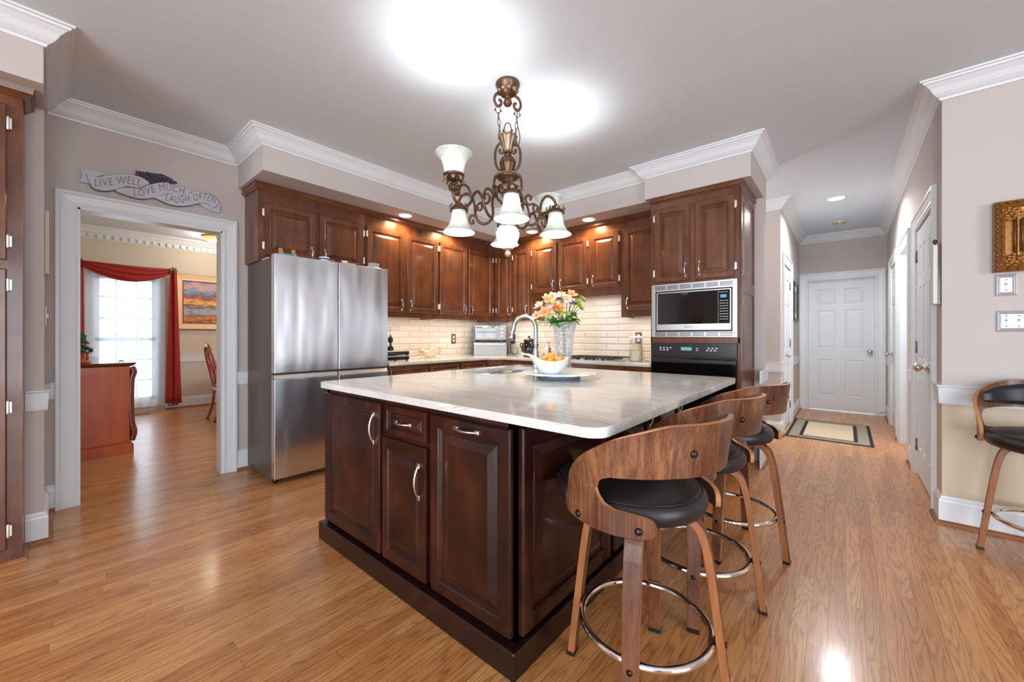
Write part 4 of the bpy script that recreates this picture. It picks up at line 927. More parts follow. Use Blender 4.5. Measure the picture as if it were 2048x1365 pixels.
    for th, z in ((-20, .836), (34, .836), (93, .613), (51, .612), (-93, .613), (-51, .612)):
        p = shell_pt(th, z, .2628); mb = MB(); ax = Matrix.Rotation(math.radians(th), 4, 'Z') @ Matrix.Rotation(PI/2, 4, 'Y')
        mb.lathe([(.0115, 0), (.0105, .004), (.006, .007), (0, .008)], p, 14, axis=ax); mb.v = [R @ (v+mid) for v in mb.v]; mb.build('screw', 'dark_metal', me_o)
    t.location = loc; return t
G = 'counter stools around the island'
make_stool('bent walnut stool with black seat nearest the camera at the island corner', (-.52, 1.30, 0), 12.5, -15, None)
make_stool('bent walnut stool in the middle of the row of three beside the island', (-.513, 1.886, 0), 12.5, -13, None)
make_stool('bent walnut stool farthest along the island, closest to the oven', (-.482, 2.467, 0), -5.6, -19, None)
make_stool('bent walnut stool against the tan wainscot at the right edge', (.809, 3.262, 0), 172, 78, None)

# ---------------------------------------------------------------- chandelier
CX, CY = -1.61, 1.853
t = thing('chandelier', 'ornate bronze scroll chandelier with alabaster glass shades above the island', 'chandelier', (CX, CY, 1.66))
def cl(prof, c=(CX, CY), **k): mb = MB(); mb.lathe(prof, (c[0], c[1], 0), **k); return mb
cn = cl([(0, 2.738), (.074, 2.738), (.077, 2.728), (.070, 2.716), (.067, 2.706), (.052, 2.676), (.030, 2.658), (.018, 2.655), (.012, 2.64), (.024, 2.632), (.028, 2.616), (.020, 2.602), (.006, 2.594), (0, 2.592)], seg=32, mod=lambda a, i: 1+(.035*math.sin(9*a) if 4 < i < 8 else 0)).build('canopy', 'bronze', t)
mb = MB()
for k in range(9):
    a = 2*PI*k/9; mb.ball((CX+.052*math.cos(a), CY+.052*math.sin(a), 2.688), (.017, .017, .012), 10, 6)
mb.build('leaf_relief', 'silver_leaf', cn)
flute = lambda k, d: (lambda a, i: 1+d*math.cos(k*a))
cl([(0, 2.410), (.056, 2.410), (.060, 2.402), (.048, 2.380), (.037, 2.355), (.029, 2.325), (.023, 2.305)], seg=40, mod=flute(10, .07)).build('fluted_cup', 'silver_leaf', t)
cl([(.023, 2.312), (.021, 2.292), (.025, 2.288), (.021, 2.280)], seg=24).build('neck', 'bronze', t)
cl([(.018, 2.284), (.040, 2.270), (.050, 2.248), (.047, 2.225), (.034, 2.190), (.026, 2.165), (.032, 2.156)], seg=40, mod=flute(10, .06)).build('gadrooned_vase', 'bronze', t)
cl([(.02, 2.162), (.066, 2.162), (.071, 2.153), (.064, 2.143), (.034, 2.134), (.038, 2.108), (.066, 2.094), (.070, 2.084), (.062, 2.066), (.038, 2.046), (.022, 2.038), (.020, 1.99), (.030, 1.975), (.018, 1.955), (.016, 1.86), (.030, 1.852), (.036, 1.842), (0, 1.842)], seg=36).build('column', 'bronze', t)
mb = MB()
for k in range(32): a = 2*PI*k/32; mb.ball((CX+.068*math.cos(a), CY+.068*math.sin(a), 2.162), .0072, 8, 5)
mb.build('beading', 'silver_leaf', t)
# top loop
mb = MB(); mb.tube([(CX+.022*math.sin(q)*(1 if True else 0)*math.cos(.7), CY+.022*math.sin(q)*math.sin(.7), 2.452-.042*math.cos(q)) for q in [2*PI*k/20 for k in range(20)]], .0032, 6, True)
for s_ in (-1, 1): mb.ball((CX+s_*.026*math.cos(.7), CY+s_*.026*math.sin(.7), 2.445), .008, 8, 6)
mb.build('loop', 'bronze', t)
def rz2(a, r, z): return Vector((CX+r*math.cos(a), CY+r*math.sin(a), z))
def spiral(c, r0, r1, a0, a1, n=16):
    return [(c[0]+(r0+(r1-r0)*k/n)*math.cos(a0+(a1-a0)*k/n), c[1]+(r0+(r1-r0)*k/n)*math.sin(a0+(a1-a0)*k/n)) for k in range(n+1)]
def scroll(a, pts, r, nm, par, m='bronze', sm=4):
    q = smooth([Vector((p[0], p[1], 0)) for p in pts], sm); mb = MB(); mb.tube([rz2(a, p.x, p.y) for p in q], r, 9); return mb.build(nm, m, par)
CAMA = math.atan2(_F.y, _F.x)                       # four lower arms, on the diagonals of the long axis
# upper scrolls beside the vase, and hanging hooks with chains
for k in range(2):
    a = math.radians(40+180*k)
    scroll(a, [(.030, 2.185), (.064, 2.212), (.078, 2.26), (.076, 2.32), (.054, 2.362), (.030, 2.355), (.024, 2.325), (.034, 2.305), (.048, 2.308), (.050, 2.322), (.042, 2.328)], .0078, 'scroll', t)
    scroll(a, [(.030, 1.985), (.070, 2.03), (.086, 2.085), (.080, 2.15), (.058, 2.178), (.034, 2.165), (.028, 2.14)], .0078, 'scroll', t)
    scroll(a+PI/2, [(.030, 1.96), (.066, 2.01), (.082, 2.07), (.076, 2.12), (.050, 2.14)], .0072, 'scroll', t)
    a = math.radians(62+180*k)
    scroll(a, [(.010, 2.66), (.04, 2.675), (.078, 2.655), (.088, 2.615), (.070, 2.585), (.046, 2.596), (.044, 2.622), (.060, 2.625)], .0085, 'hook', cn)
    mb = MB(); p0 = rz2(a, .066, 2.582); p1 = rz2(a, .050, 2.39); n = 5
    for j in range(n):
        u = p0.lerp(p1, (j+.5)/n); L = (p0-p1).length/n*.62; rot = a+(PI/2 if j % 2 else 0); wd = .0085 if j else .016
        mb.tube([(u.x+wd*math.cos(rot)*math.sin(q), u.y+wd*math.sin(rot)*math.sin(q), u.z+L*math.cos(q)) for q in [2*PI*i/14 for i in range(14)]], .0024, 5, True)
    for s_ in (-1, 1): u = p0.lerp(p1, .12); mb.ball((u.x+s_*.02*math.cos(a), u.y+s_*.02*math.sin(a), u.z), .006, 8, 5)
    mb.build('chain', 'bronze', t)
mb = MB(); a = math.radians(62); mb.tube(smooth([rz2(a, .064, 2.60), rz2(a, .066, 2.50), rz2(a, .082, 2.42), rz2(a, .070, 2.365), rz2(a, .052, 2.36), rz2(a, .050, 2.385), rz2(a, .062, 2.38), rz2(a, .03, 2.345)], 5), .0028, 6); mb.build('cord', 'cord', t)
def bell(parent, c, z, up):
    """flared alabaster shade; z is its narrow end, up = opens upward"""
    s_ = 1 if up else -1; pr = [(.050, 0), (.053, .030), (.058, .060), (.070, .090), (.090, .113), (.099, .119), (.100, .123)]
    if not up: pr = [(.042, 0), (.045, .028), (.050, .060), (.060, .088), (.077, .114), (.093, .128), (.099, .132), (.100, .136)]
    mb = MB(); mb.lathe([(r, z+s_*h) for r, h in pr]+[(r-.004, z+s_*(h-.001)) for r, h in pr[::-1]], (c.x, c.y, 0), 40, mod=lambda a, i: 1+.012*math.cos(20*a), cap=False)
    o = mb.build('glass_shade', 'shade', parent)
    mb = MB(); mb.ball((c.x, c.y, z+s_*.072), (.024, .024, .036), 14, 8); mb.build('bulb', 'glow', o)
    return o
LAMP_UP = 44.0; LAMP_DN = 18.0; LCOL = (1.0, .98, .96)
def crown_cup(parent, c, z, s_):
    """leafy gallery that holds a shade"""
    mb = MB(); mb.lathe([(.010, z-s_*.03), (.030, z-s_*.020), (.050, z-s_*.004), (.058, z+s_*.004), (.056, z+s_*.010), (.048, z+s_*.006)], (c.x, c.y, 0), 28); o = mb.build('gallery', 'bronze', parent)
    mb = MB()
    for k in range(8):
        q = 2*PI*k/8; u = Vector((math.cos(q), math.sin(q), 0)); v = Vector((-u.y, u.x, 0)); cc = Vector((c.x, c.y, 0))
        P = [cc+u*.044+Vector((0, 0, z-s_*.006)), cc+u*.056+Vector((0, 0, z-s_*.012)), cc+u*.060+Vector((0, 0, z-s_*.024)), cc+u*.052+Vector((0, 0, z-s_*.032))]
        mb.tube(P, [(.015, .003), (.014, .004), (.008, .004), (.003, .003)], 6, up=u)
    mb.build('leaf', 'silver_leaf', o); return o
def pineapple(parent, c, z, h):
    mb = MB(); mb.lathe([(.010, z), (.022, z+.15*h), (.026, z+.4*h), (.020, z+.75*h), (.009, z+h)], (c.x, c.y, 0), 16)
    for j in range(4):
        for k in range(8): q = 2*PI*(k+.5*(j % 2))/8; rr = (.022, .026, .024, .018)[j]; mb.ball((c.x+rr*math.cos(q), c.y+rr*math.sin(q), z+h*(.2+.19*j)), .0068, 6, 4)
    return mb.build('pineapple', 'bronze', parent)
for k in range(4):
    a = CAMA+PI/2+PI/2*k+.08; ar = scroll(a, [(.040, 2.085), (.078, 2.06), (.096, 2.0), (.092, 1.93), (.104, 1.885), (.138, 1.858), (.176, 1.868), (.200, 1.905), (.204, 1.955), (.216, 2.01), (.246, 2.042), (.280, 2.032), (.300, 2.004), (.302, 1.978)], .0086, 'arm', t)
    scroll(a, [(.200, 1.925), (.188, 1.975), (.158, 1.992), (.136, 1.985), (.118, 2.0), (.112, 2.026), (.126, 2.046), (.146, 2.038), (.146, 2.02), (.136, 2.018)], .0072, 'scroll', ar)
    scroll(a, [(.166, 1.989), (.160, 1.962), (.168, 1.944), (.184, 1.944), (.186, 1.956), (.178, 1.959)], .0070, 'scroll', ar)
    scroll(a, [(.196, 1.90), (.222, 1.910), (.238, 1.888), (.232, 1.862), (.214, 1.862), (.214, 1.876), (.222, 1.878)], .0070, 'scroll', ar)
    c = rz2(a, .302, 0); cu = crown_cup(ar, c, 1.942, -1); pineapple(cu, c, 1.950, .036); bell(ar, c, 1.936, False)
    point('lamp_light', (c.x, c.y, 1.850), LAMP_DN, LCOL, .03)
for k in range(2):
    a = -PI/2+PI*k; ar = scroll(a, [(.030, 1.93), (.060, 1.895), (.110, 1.862), (.165, 1.872), (.205, 1.915), (.225, 1.965), (.262, 1.992), (.296, 1.962), (.318, 1.915), (.356, 1.882), (.400, 1.878), (.436, 1.900), (.448, 1.935), (.432, 1.960), (.412, 1.945), (.420, 1.926)], .0086, 'arm', t)
    scroll(a, [(.222, 1.955), (.205, 2.01), (.178, 2.032), (.146, 2.022), (.126, 2.0), (.104, 2.012), (.098, 2.046), (.116, 2.066), (.136, 2.056), (.132, 2.036)], .0072, 'scroll', ar)
    scroll(a, [(.31, 1.944), (.330, 1.985), (.362, 2.0), (.394, 1.985), (.404, 1.95), (.39, 1.925)], .0072, 'scroll', ar)
    c = rz2(a, .442, 0); mb = MB(); mb.lathe([(.009, 1.92), (.012, 1.93), (.007, 1.94), (.010, 1.95)], (c.x, c.y, 0), 12); co = mb.build('stem', 'bronze', ar); pineapple(co, c, 1.944, .048)
    crown_cup(ar, c, 2.022, 1); bell(ar, c, 2.024, True)
    point('lamp_light', (c.x, c.y, 2.09), 13, LCOL, .03); u_ = spot('lamp_uplight', (c.x, c.y, 2.10), LAMP_UP, LCOL, 92, .8, .03); u_.rotation_euler = (PI, 0, 0)
mb = MB(); mb.lathe([(.034, 1.846), (.058, 1.835), (.070, 1.808), (.069, 1.778), (.056, 1.742), (.034, 1.714), (.020, 1.706)], (CX, CY, 0), 40, mod=lambda a, i: 1+.03*math.cos(12*a+i*1.3), cap=False); o = mb.build('centre_bowl', 'shade', t, solid=.003)
mb = MB(); mb.ball((CX, CY, 1.79), .028, 12, 8); mb.build('bulb', 'glow', o)
point('lamp_light', (CX, CY, 1.735), 4, LCOL, .03)
mb = MB(); mb.lathe([(0, 1.712), (.026, 1.712), (.029, 1.704), (.016, 1.698), (.012, 1.690), (.019, 1.678), (.016, 1.662), (.006, 1.654), (0, 1.653)], (CX, CY, 0), 18, mod=lambda a, i: 1+.06*math.cos(8*a)); mb.build('finial', 'silver_leaf', t)

# ---------------------------------------------------------------- recessed lights
def downlight(label, x, y, z, power, col, ang=120, r=.062, group=None, gl='glow_warm'):
    t = thing('recessed_light', label, 'ceiling light', (x, y, z), 0, group)
    mb = MB(); mb.lathe([(r+.022, z), (r+.021, z-.005), (r+.004, z-.007), (r, z-.003), (r, z-.0005)], (x, y, 0), 32, cap=False); mb.build('trim_ring', 'trim', t)
    mb = MB(); mb.lathe([(r, z-.002), (0, z-.0022)], (x, y, 0), 28, cap=False); mb.build('lens', gl, t)
    spot('downlight', (x, y, z-.012), power, col, ang, .5, .05)
WARM = (1.0, .70, .34)
CANW = 34.0
downlight('small recessed light in the soffit in front of the tall cabinet beside the fridge', -3.555, 2.44, 2.44, CANW, WARM, 165)
downlight('small recessed light in the soffit behind the left chandelier shade', -3.555, 3.08, 2.44, CANW, WARM, 165)
downlight('small recessed light in the soffit above the left end of the cooktop cabinet', -2.93, 3.825, 2.44, CANW, WARM, 165)
downlight('small recessed light in the soffit above the middle cooktop cabinet doors', -2.15, 3.825, 2.44, CANW, WARM, 165)
downlight('round recessed light in the hallway ceiling', -.085, 5.83, CEIL, 120, (1, .97, .93), 160, .075, None, 'glow')
t = thing('smoke_detector', 'round cream smoke detector on the hallway ceiling', 'smoke detector', (-.065, 7.02, CEIL-.035))
mb = MB(); mb.lathe([(0, CEIL-.036), (.045, CEIL-.036), (.052, CEIL-.030), (.066, CEIL-.022), (.07, CEIL-.001), (0, CEIL-.001)], (-.065, 7.02, 0), 28); mb.build('body', 'detector', t)
for k in range(6):
    a = 2*PI*k/6; mb = MB(); mb.T = Matrix.Translation((-.065, 7.02, 0)) @ Matrix.Rotation(a, 4, 'Z'); mb.box((.040, -.016, CEIL-.034), (.058, .016, CEIL-.026)); mb.build('slot', 'black', t)
# under-cabinet strips
UC = (1.0, .92, .82)
def strip_light(label, x0, x1, y0, y1, z, power, n):
    t = thing('under_cabinet_light', label, 'under-cabinet light', ((x0+x1)/2, (y0+y1)/2, z))
    mb = MB(); mb.box((x0, y0, z), (x1, y1, z+.012)); mb.build('housing', 'white_pl', t, bevel=.002)
    mb = MB(); mb.box((x0+.005, y0+.005, z-.003), (x1-.005, y1-.005, z)); mb.build('diffuser', 'glow_warm', t)
    area('strip', ((x0+x1)/2, (y0+y1)/2, z-.006), (0, 0, 0), x1-x0, y1-y0, power, UC)
strip_light('slim light strip under the tall cabinet beside the refrigerator', -3.75, -3.72, 2.10, 2.95, 1.386, 2.4, 3)
strip_light('slim light strip under the tall fridge-wall cabinet next to the corner', -3.75, -3.72, 3.03, 3.90, 1.386, 2.4, 3)
strip_light('slim light strip under the corner cabinet above the toaster oven', -3.60, -3.10, 4.01, 4.04, 1.386, 1.8, 1)
strip_light('slim light strip under the cooktop cabinet', -2.95, -1.93, 4.01, 4.04, 1.628, 2.6, 2)
strip_light('slim light strip under the single-door cabinet left of the microwave', -1.80, -1.42, 4.01, 4.04, 1.386, 1.5, 1)
point('hall_room_fill', (RX+.55, 5.6, 2.2), 28, (1, .97, .92), .15)  # added fill with no fixture, brightens the hall from the side room
point('passage_fill', (-1.7, 4.95, 2.2), 22, (1, .97, .92), .15)  # unseen fill added behind the oven cabinet to brighten the passage
# ---------------------------------------------------------------- left wall: the wooden scroll sign over the doorway
t = thing('scroll_sign', 'white ribbon sign with lettering and purple grapes above the dining doorway', 'sign', (-4.0, .53, 2.1))
def sg(x, y, n): return onX(150+x/6.606, 320+y/6.606, -4.0)+Vector((n, 0, 0))
def ribbon(nm, pts, n0, n1, mt='sign_white'):
    q = [(p.x, p.y) for p in smooth([Vector((a, b, 0)) for a, b in pts], 4, True)]
    mb = MB(); mb.prism(q, lambda a, b, h: sg(a, b, h), n0, n1); o = mb.build(nm, mt, t, bevel=.0025)
    c = (sum(p[0] for p in q)/len(q), sum(p[1] for p in q)/len(q)); mb = MB()
    mb.prism([(a+(a-c[0])*.012, b+(b-c[1])*.05+2) for a, b in q], lambda a, b, h: sg(a, b, h), n0-.004, n1-.006); mb.build('edge', 'sign_grey', o); return o
mb = MB(); mb.prism([(80, 132), (250, 140), (345, 165), (375, 205), (235, 235), (200, 300), (185, 315), (62, 292), (92, 215)], sg, -.016, .006); mb.build('ribbon_tail', 'sign_white', t, bevel=.002)
mb = MB(); mb.prism([(1640, 590), (1700, 560), (1800, 600), (1870, 572), (1938, 592), (1900, 645), (1918, 702), (1870, 697), (1750, 655)], sg, -.016, .006); mb.build('ribbon_tail', 'sign_white', t, bevel=.002)
r1 = ribbon('ribbon', [(150, 182), (250, 232), (450, 210), (600, 196), (760, 205), (890, 245), (978, 312), (920, 345), (830, 376), (700, 355), (590, 378), (470, 408), (350, 410), (260, 385), (205, 335)], -.012, .016)
r2 = ribbon('ribbon', [(530, 407), (640, 372), (730, 368), (850, 382), (960, 338), (1090, 308), (1220, 300), (1340, 325), (1450, 372), (1532, 425), (1440, 464), (1340, 472), (1250, 450), (1150, 465), (1040, 500), (900, 517), (790, 500), (670, 466)], -.014, .011)
r3 = ribbon('ribbon', [(1045, 500), (1160, 468), (1270, 458), (1390, 478), (1490, 452), (1590, 424), (1690, 424), (1790, 460), (1855, 520), (1888, 580), (1815, 640), (1760, 590), (1660, 575), (1500, 605), (1370, 612), (1240, 588), (1130, 540)], -.014, .014)
def lettering(body, path, size, n, par):
    q = smooth([Vector((a, b, 0)) for a, b in path], 12); L = [0]
    for a, b in zip(q, q[1:]): L.append(L[-1]+(b-a).length)
    vs, fs = text_mesh(body, 1.0, 'LEFT', 1.15); w = max(v.x for v in vs); k = L[-1]/w; out = []
    for v in vs:
        s_ = min(max(v.x*k, 0), L[-1]-.01); i = max(j for j in range(len(L)) if L[j] <= s_); i = min(i, len(q)-2)
        d = (q[i+1]-q[i]).normalized(); p = q[i]+d*(s_-L[i])+Vector((d.y, -d.x, 0))*(v.y*size*1.35); out.append(sg(p.x, p.y, n))
    mb = MB(); mb.add(out, fs); mb.build('lettering', 'letter', par)
lettering('LIVE WELL', [(250, 312), (400, 312), (560, 288), (700, 280), (870, 318)], 105, .0175, r1)
lettering('LOVE MUCH', [(765, 435), (900, 437), (1050, 392), (1200, 370), (1440, 420)], 100, .0125, r2)
lettering('LAUGH OFTEN', [(1190, 500), (1350, 535), (1550, 510), (1700, 492), (1850, 545)], 98, .0155, r3)
mb = MB(); mb.prism([(790, 205), (840, 150), (950, 170), (1040, 180), (1150, 190), (1240, 235), (1335, 312), (1230, 305), (1080, 305), (985, 320), (900, 250)], sg, -.016, .006); mb.build('vine', 'vine', t)
mb = MB(); rnd = random.Random(3)
for k in range(34):
    u = rnd.random(); x = 800+530*u; y = 175+120*u**1.3+rnd.uniform(-22, 45); y = min(y, 312); mb.ball(sg(x, y, .010), .0085+rnd.random()*.003, 10, 6)
mb.build('grapes', 'grape', t)
# things hung on the narrow return wall, seen almost edge-on
t = thing('picture_frame', 'narrow picture frame hung on the return wall left of the doorway', 'picture frame', (-3.74, -.012, 1.53))
mb = MB(); FR = FYp(-.018); mb.mould([(-3.86, 1.535), (-3.62, 1.535), (-3.62, 1.905), (-3.86, 1.905)], [(0, 0), (0, .016), (.02, .016), (.026, .010), (.026, 0)], lambda a, b, h: FR.p(a, b, h), closed=True, side=1); mb.build('frame', 'paper', t)
mb = MB(); fbox(mb, FR, -3.85, -3.63, 1.545, 1.895, 0, .008); mb.build('picture', 'wall_tan', t)
t = thing('light_switch', 'white light switch on the return wall below the narrow frame', 'light switch', (-3.72, -.012, 1.22))
mb = MB(); fbox(mb, FR, -3.76, -3.68, 1.225, 1.345, 0, .006); mb.build('plate', 'white_pl', t, bevel=.002)
mb = MB(); fbox(mb, FR, -3.725, -3.715, 1.272, 1.298, .005, .014); mb.build('toggle', 'white_pl', t, bevel=.002)

# ---------------------------------------------------------------- dining room
SX = -5.43; t = thing('sideboard', 'orange maple sideboard with dark overhanging top seen end-on through the doorway', 'sideboard', (-6.3, .22, 0))
mb = MB(); mb.box((-7.2, -.085, .10), (SX, .515, .86)); mb.build('body', 'sideboard', t)
mb = MB(); mb.mould([(SX+.0, -.088), (SX+.0, .53), (-7.2, .53)], [(0, .862), (0, .866), (.012, .868), (.018, .874), (.026, .884), (.030, .893), (.026, .899), (-.002, .9)], xy, side=-1); mb.box((-7.2, -.088, .861), (SX, .53, .8995)); mb.build('top', 'sideboard_d', t)
mb = MB(); mb.mould([(SX, -.088), (SX, .52), (-7.2, .52)], [(0, 0), (.024, 0), (.024, .085), (.018, .098), (.008, .106), (0, .108)], xy, side=-1); mb.box((-7.18, -.085, 0), (SX-.002, .515, .1)); mb.build('plinth', 'sideboard', t)
mb = MB()
for k in range(34): y = -.08+k*.0178; mb.box((SX, y, .109), (SX+.006, y+.009, .118))
mb.build('dentil_strip', 'sideboard_d', t)
mb = MB(); mb.tube(smooth([(SX-.045, .53, .852), (SX-.045, .545, .80), (SX-.045, .528, .72), (SX-.045, .524, .5), (SX-.045, .53, .3), (SX-.045, .548, .2), (SX-.045, .53, .115)], 5), .030, 12); mb.build('pilaster', 'sideboard_d', t)
for x in (-5.8, -6.3, -6.8):
    mb = MB(); raised_door(mb, FYp(.515), x-.22, x+.22, .62, .83, fr=.03); d = mb.build('drawer', 'sideboard', t)
    mb = MB(); mb.lathe([(.006, 0), (.008, .012), (.014, .02), (.010, .03), (0, .032)], (x, .535, .725), 10, axis=Matrix.Rotation(-PI/2, 4, 'X')); mb.build('knob', 'sideboard_d', d)
    mb = MB(); raised_door(mb, FYp(.515), x-.22, x+.22, .14, .59, fr=.05); mb.build('door', 'sideboard', t)
t = thing('potted_topiary', 'green leafy topiary ornament with terracotta base on the sideboard end', 'ornament', (-5.62, .185, .9))
rnd = random.Random(11); mb = MB(); mb.lathe([(0, .9), (.075, .9), (.078, .912), (.06, .93), (0, .93)], (-5.62, .185, 0), 20); b0 = mb.build('base', 'terra', t)
for px_, py_ in ((-5.60, .235), (-5.60, .14), (-5.66, .19)):
    mb = MB(); mb.lathe([(.010, .928), (.014, .95), (.009, .98), (.016, 1.0), (.02, 1.01)], (px_, py_, 0), 10); mb.build('post', 'terra', t)
mb = MB()
for k in range(150):
    z = 1.0+.19*rnd.random()**1.1; r = .085*(1-(z-1.0)/.23)+.012; a = rnd.random()*2*PI; rr = r*math.sqrt(rnd.random())
    mb.ball((-5.62+rr*math.cos(a), .185+rr*math.sin(a), z), (.020, .020, .012), 7, 4, rot=Matrix.Rotation(rnd.uniform(-.7, .7), 3, 'X'))
mb.build('foliage', 'topiary', t)
mb = MB()
for k in range(5): a = -1.2+k*.5; mb.ball((-5.62+.075*math.cos(a), .185+.075*math.sin(a), 1.045+.012*k), .012, 8, 5)
mb.build('berries', 'terra', t)
t = thing('desk_ornament', 'tiny dark object lying on the sideboard top near its front corner', 'desk object', (-5.62, .47, .9))
mb = MB(); mb.tube([(-5.60, .45, .905), (-5.62, .47, .912), (-5.60, .495, .904)], [.004, .007, .003], 6); mb.build('body', 'black', t)
# drapes
def cloth(name, fn, nu, nv, mt, parent=None, **k): mb = MB(); mb.grid(fn, nu, nv); return mb.build(name, mt, parent, **k)
XD = DX+.05
t = thing('window_drapery', 'red scarf swag with long side tails over the dining room window', 'curtain', (XD, .75, .1))
def swag(i, j):
    y = .285+.945*i; s_ = 4*i*(1-i); top = 2.222-.012*s_; bot = 2.150-.175*s_**.9; z = top+(bot-top)*j
    fold = .018*math.sin(j*19+2.2*math.cos(PI*i))*(.35+s_*.65); return Vector((XD+.085+.04*s_*math.sin(PI*j)+fold, y, z))
cloth('swag', swag, 40, 36, 'red_cloth', t, solid=.003)
def tail(y0, y1, y2, y3, zb):
    def f(i, j):
        a = y0+(y1-y0)*i; b = y2+(y3-y2)*i; y = a+(b-a)*j; z = 2.19-(2.19-zb)*j-.03*math.sin(i*2)*j
        return Vector((XD+.088+.025*math.sin(i*11+1)+.008*math.sin(i*23), y, z))
    return f
cloth('tail', tail(1.225, 1.315, 1.165, 1.375, .12), 40, 16, 'red_cloth', t, solid=.003)
cloth('tail', tail(.215, .305, .17, .325, .12), 40, 16, 'red_cloth', t, solid=.003)
for y in (.262, 1.268):
    mb = MB(); mb.tube([(DX+.01, y, 2.195), (XD+.085, y, 2.195)], .012, 10); hk = mb.build('holdback', 'gold_dark', t)
    mb = MB()
    for k in range(7): a = 2*PI*k/7; mb.ball((XD+.10, y+.034*math.cos(a), 2.20+.034*math.sin(a)), (.006, .022, .012), 8, 5, rot=Matrix.Rotation(a, 3, 'X'))
    mb.ball((XD+.105, y, 2.20), .015, 8, 6); mb.build('leaf_rosette', 'gold_dark', hk)
def sheer(i, j): return Vector((XD+.012+.012*math.sin(i*46)+.01*math.sin(i*17+j), .30+.88*i+.006*math.sin(j*5), 2.17-2.10*j))
o = cloth('sheer_curtain', sheer, 150, 10, 'sheer'); tag(o, 'white sheer voile panel hanging inside the dining room window', 'curtain')
# painting
PFc = FX(DX+.004); t = thing('sunset_painting', 'framed sunset seascape on the dining room wall right of the red drape', 'painting', (DX+.02, 1.95, 1.28))
mb = MB(); mb.mould([(1.40, 1.37), (2.55, 1.37), (2.55, 2.075), (1.40, 2.075)], [(.095, 0), (.095, .035), (.085, .045), (.075, .040), (.03, .028), (.012, .026), (0, .030), (0, 0)], lambda a, b, h: PFc.p(a, b, h), closed=True, side=-1); mb.build('frame', 'cream_frame', t)
mb = MB(); mb.mould([(1.40, 1.37), (2.55, 1.37), (2.55, 2.075), (1.40, 2.075)], [(.094, .0), (.094, .038), (.105, .030), (.105, 0)], lambda a, b, h: PFc.p(a, b, h), closed=True, side=-1); mb.build('frame_edge', 'gold_frame', t)
mb = MB(); mb.mould([(1.415, 1.385), (2.535, 1.385), (2.535, 2.06), (1.415, 2.06)], [(.016, .024), (.014, .030), (.002, .028), (0, .02)], lambda a, b, h: PFc.p(a, b, h), closed=True, side=-1); mb.build('liner', 'red_cloth', t)
mb = MB(); fbox(mb, PFc, 1.405, 2.545, 1.375, 2.07, 0, .021); mb.build('canvas', 'sunset', t)
# dining chairs and table
def dining_chair(label, loc, rz):
    t = thing('dining_chair', label, 'chair', (0, 0, 0)); ORG[t.name] = Vector()
    def post(sx):
        return smooth([(sx*.185, -.055, 0), (sx*.180, -.005, .16), (sx*.175, .015, .30), (sx*.178, .018, .44), (sx*.190, -.010, .60), (sx*.185, -.055, .80), (sx*.150, -.085, .95), (sx*.095, -.098, 1.02)], 5)
    for sx in (-1, 1): mb = MB(); mb.tube(post(sx), [.017]*36, 10); mb.build('rear_leg', 'chair_wood', t)
    mb = MB(); mb.tube(smooth([(-.10, -.097, 1.018), (-.05, -.10, 1.035), (0, -.102, 1.045), (.05, -.10, 1.035), (.10, -.097, 1.018)], 5), [(.016, .022)]*21, 10); mb.ball((0, -.10, 1.035), (.035, .014, .03), 10, 6); mb.build('crest_rail', 'chair_wood', t)
    mb = MB()
    for sx in (-1, 1): mb.tube(smooth([(sx*.03, -.10, 1.02), (sx*.045, -.09, .95), (sx*.022, -.072, .87), (sx*.05, -.045, .75), (sx*.028, -.012, .62), (sx*.05, .012, .49)], 5), [(.011, .008)]*26, 8)
    mb.ball((0, -.06, .82), (.03, .010, .05), 10, 6); mb.build('splat', 'chair_wood', t)
    mb = MB(); mb.prism([(-.19, .0), (.19, .0), (.235, .42), (-.235, .42)], xy, .40, .455); mb.build('seat_frame', 'chair_wood', t, bevel=.006)
    mb = MB(); mb.prism([(-.175, .015), (.175, .015), (.215, .405), (-.215, .405)], xy, .455, .495); mb.build('seat_cushion', 'chair_seat', t, bevel=.015, seg=3)
    for sx in (-1, 1): mb = MB(); mb.tube(smooth([(sx*.205, .395, .44), (sx*.222, .415, .32), (sx*.205, .40, .16), (sx*.21, .415, .05), (sx*.215, .435, .006)], 5), [.030-.014*min(1, k/12)+(.008 if k > 18 else 0) for k in range(21)], 10); mb.build('front_leg', 'chair_wood', t)
    t.location = loc; t.rotation_euler.z = rz; return t
dining_chair('carved splat-back dining chair nearest the red drape in the dining room', (-6.655, 1.49, 0), 0)
dining_chair('splat-back dining chair mostly hidden behind the right door casing', (-6.95, 3.05, 0), PI)
t = thing('dining_table', 'wooden dining table glimpsed behind the splat-back chair', 'table', (-6.7, 2.25, 0))
mb = MB(); mb.prism(rrect(-7.7, -5.7, 1.74, 2.62, .12), xy, .735, .765); mb.build('tabletop', 'chair_wood', t, bevel=.006)
mb = MB(); mb.box((-7.5, 1.90, .65), (-5.9, 2.46, .734)); mb.build('apron', 'chair_wood', t)
for x in (-7.45, -5.95):
    for y in (1.95, 2.41): mb = MB(); mb.lathe([(.02, 0), (.028, .05), (.022, .2), (.035, .5), (.04, .65)], (x, y, 0), 12); mb.build('leg', 'chair_wood', t)
t = thing('wall_outlet', 'brass outlet low on the dining room baseboard under the red drape', 'outlet', (DX+.02, 1.27, .05))
mb = MB(); f2 = FX(DX+.016); fbox(mb, f2, 1.22, 1.345, .045, .122, 0, .006); mb.build('plate', 'outlet', t, bevel=.002)
for u in (1.252, 1.312): mb = MB(); mb.lathe([(.018, .006), (.017, .0075), (0, .0075)], f2.p(u, .083), 16, axis=Matrix((f2.U, Vector((0, 0, 1)), f2.N)).transposed()); mb.build('socket', 'paper', t)
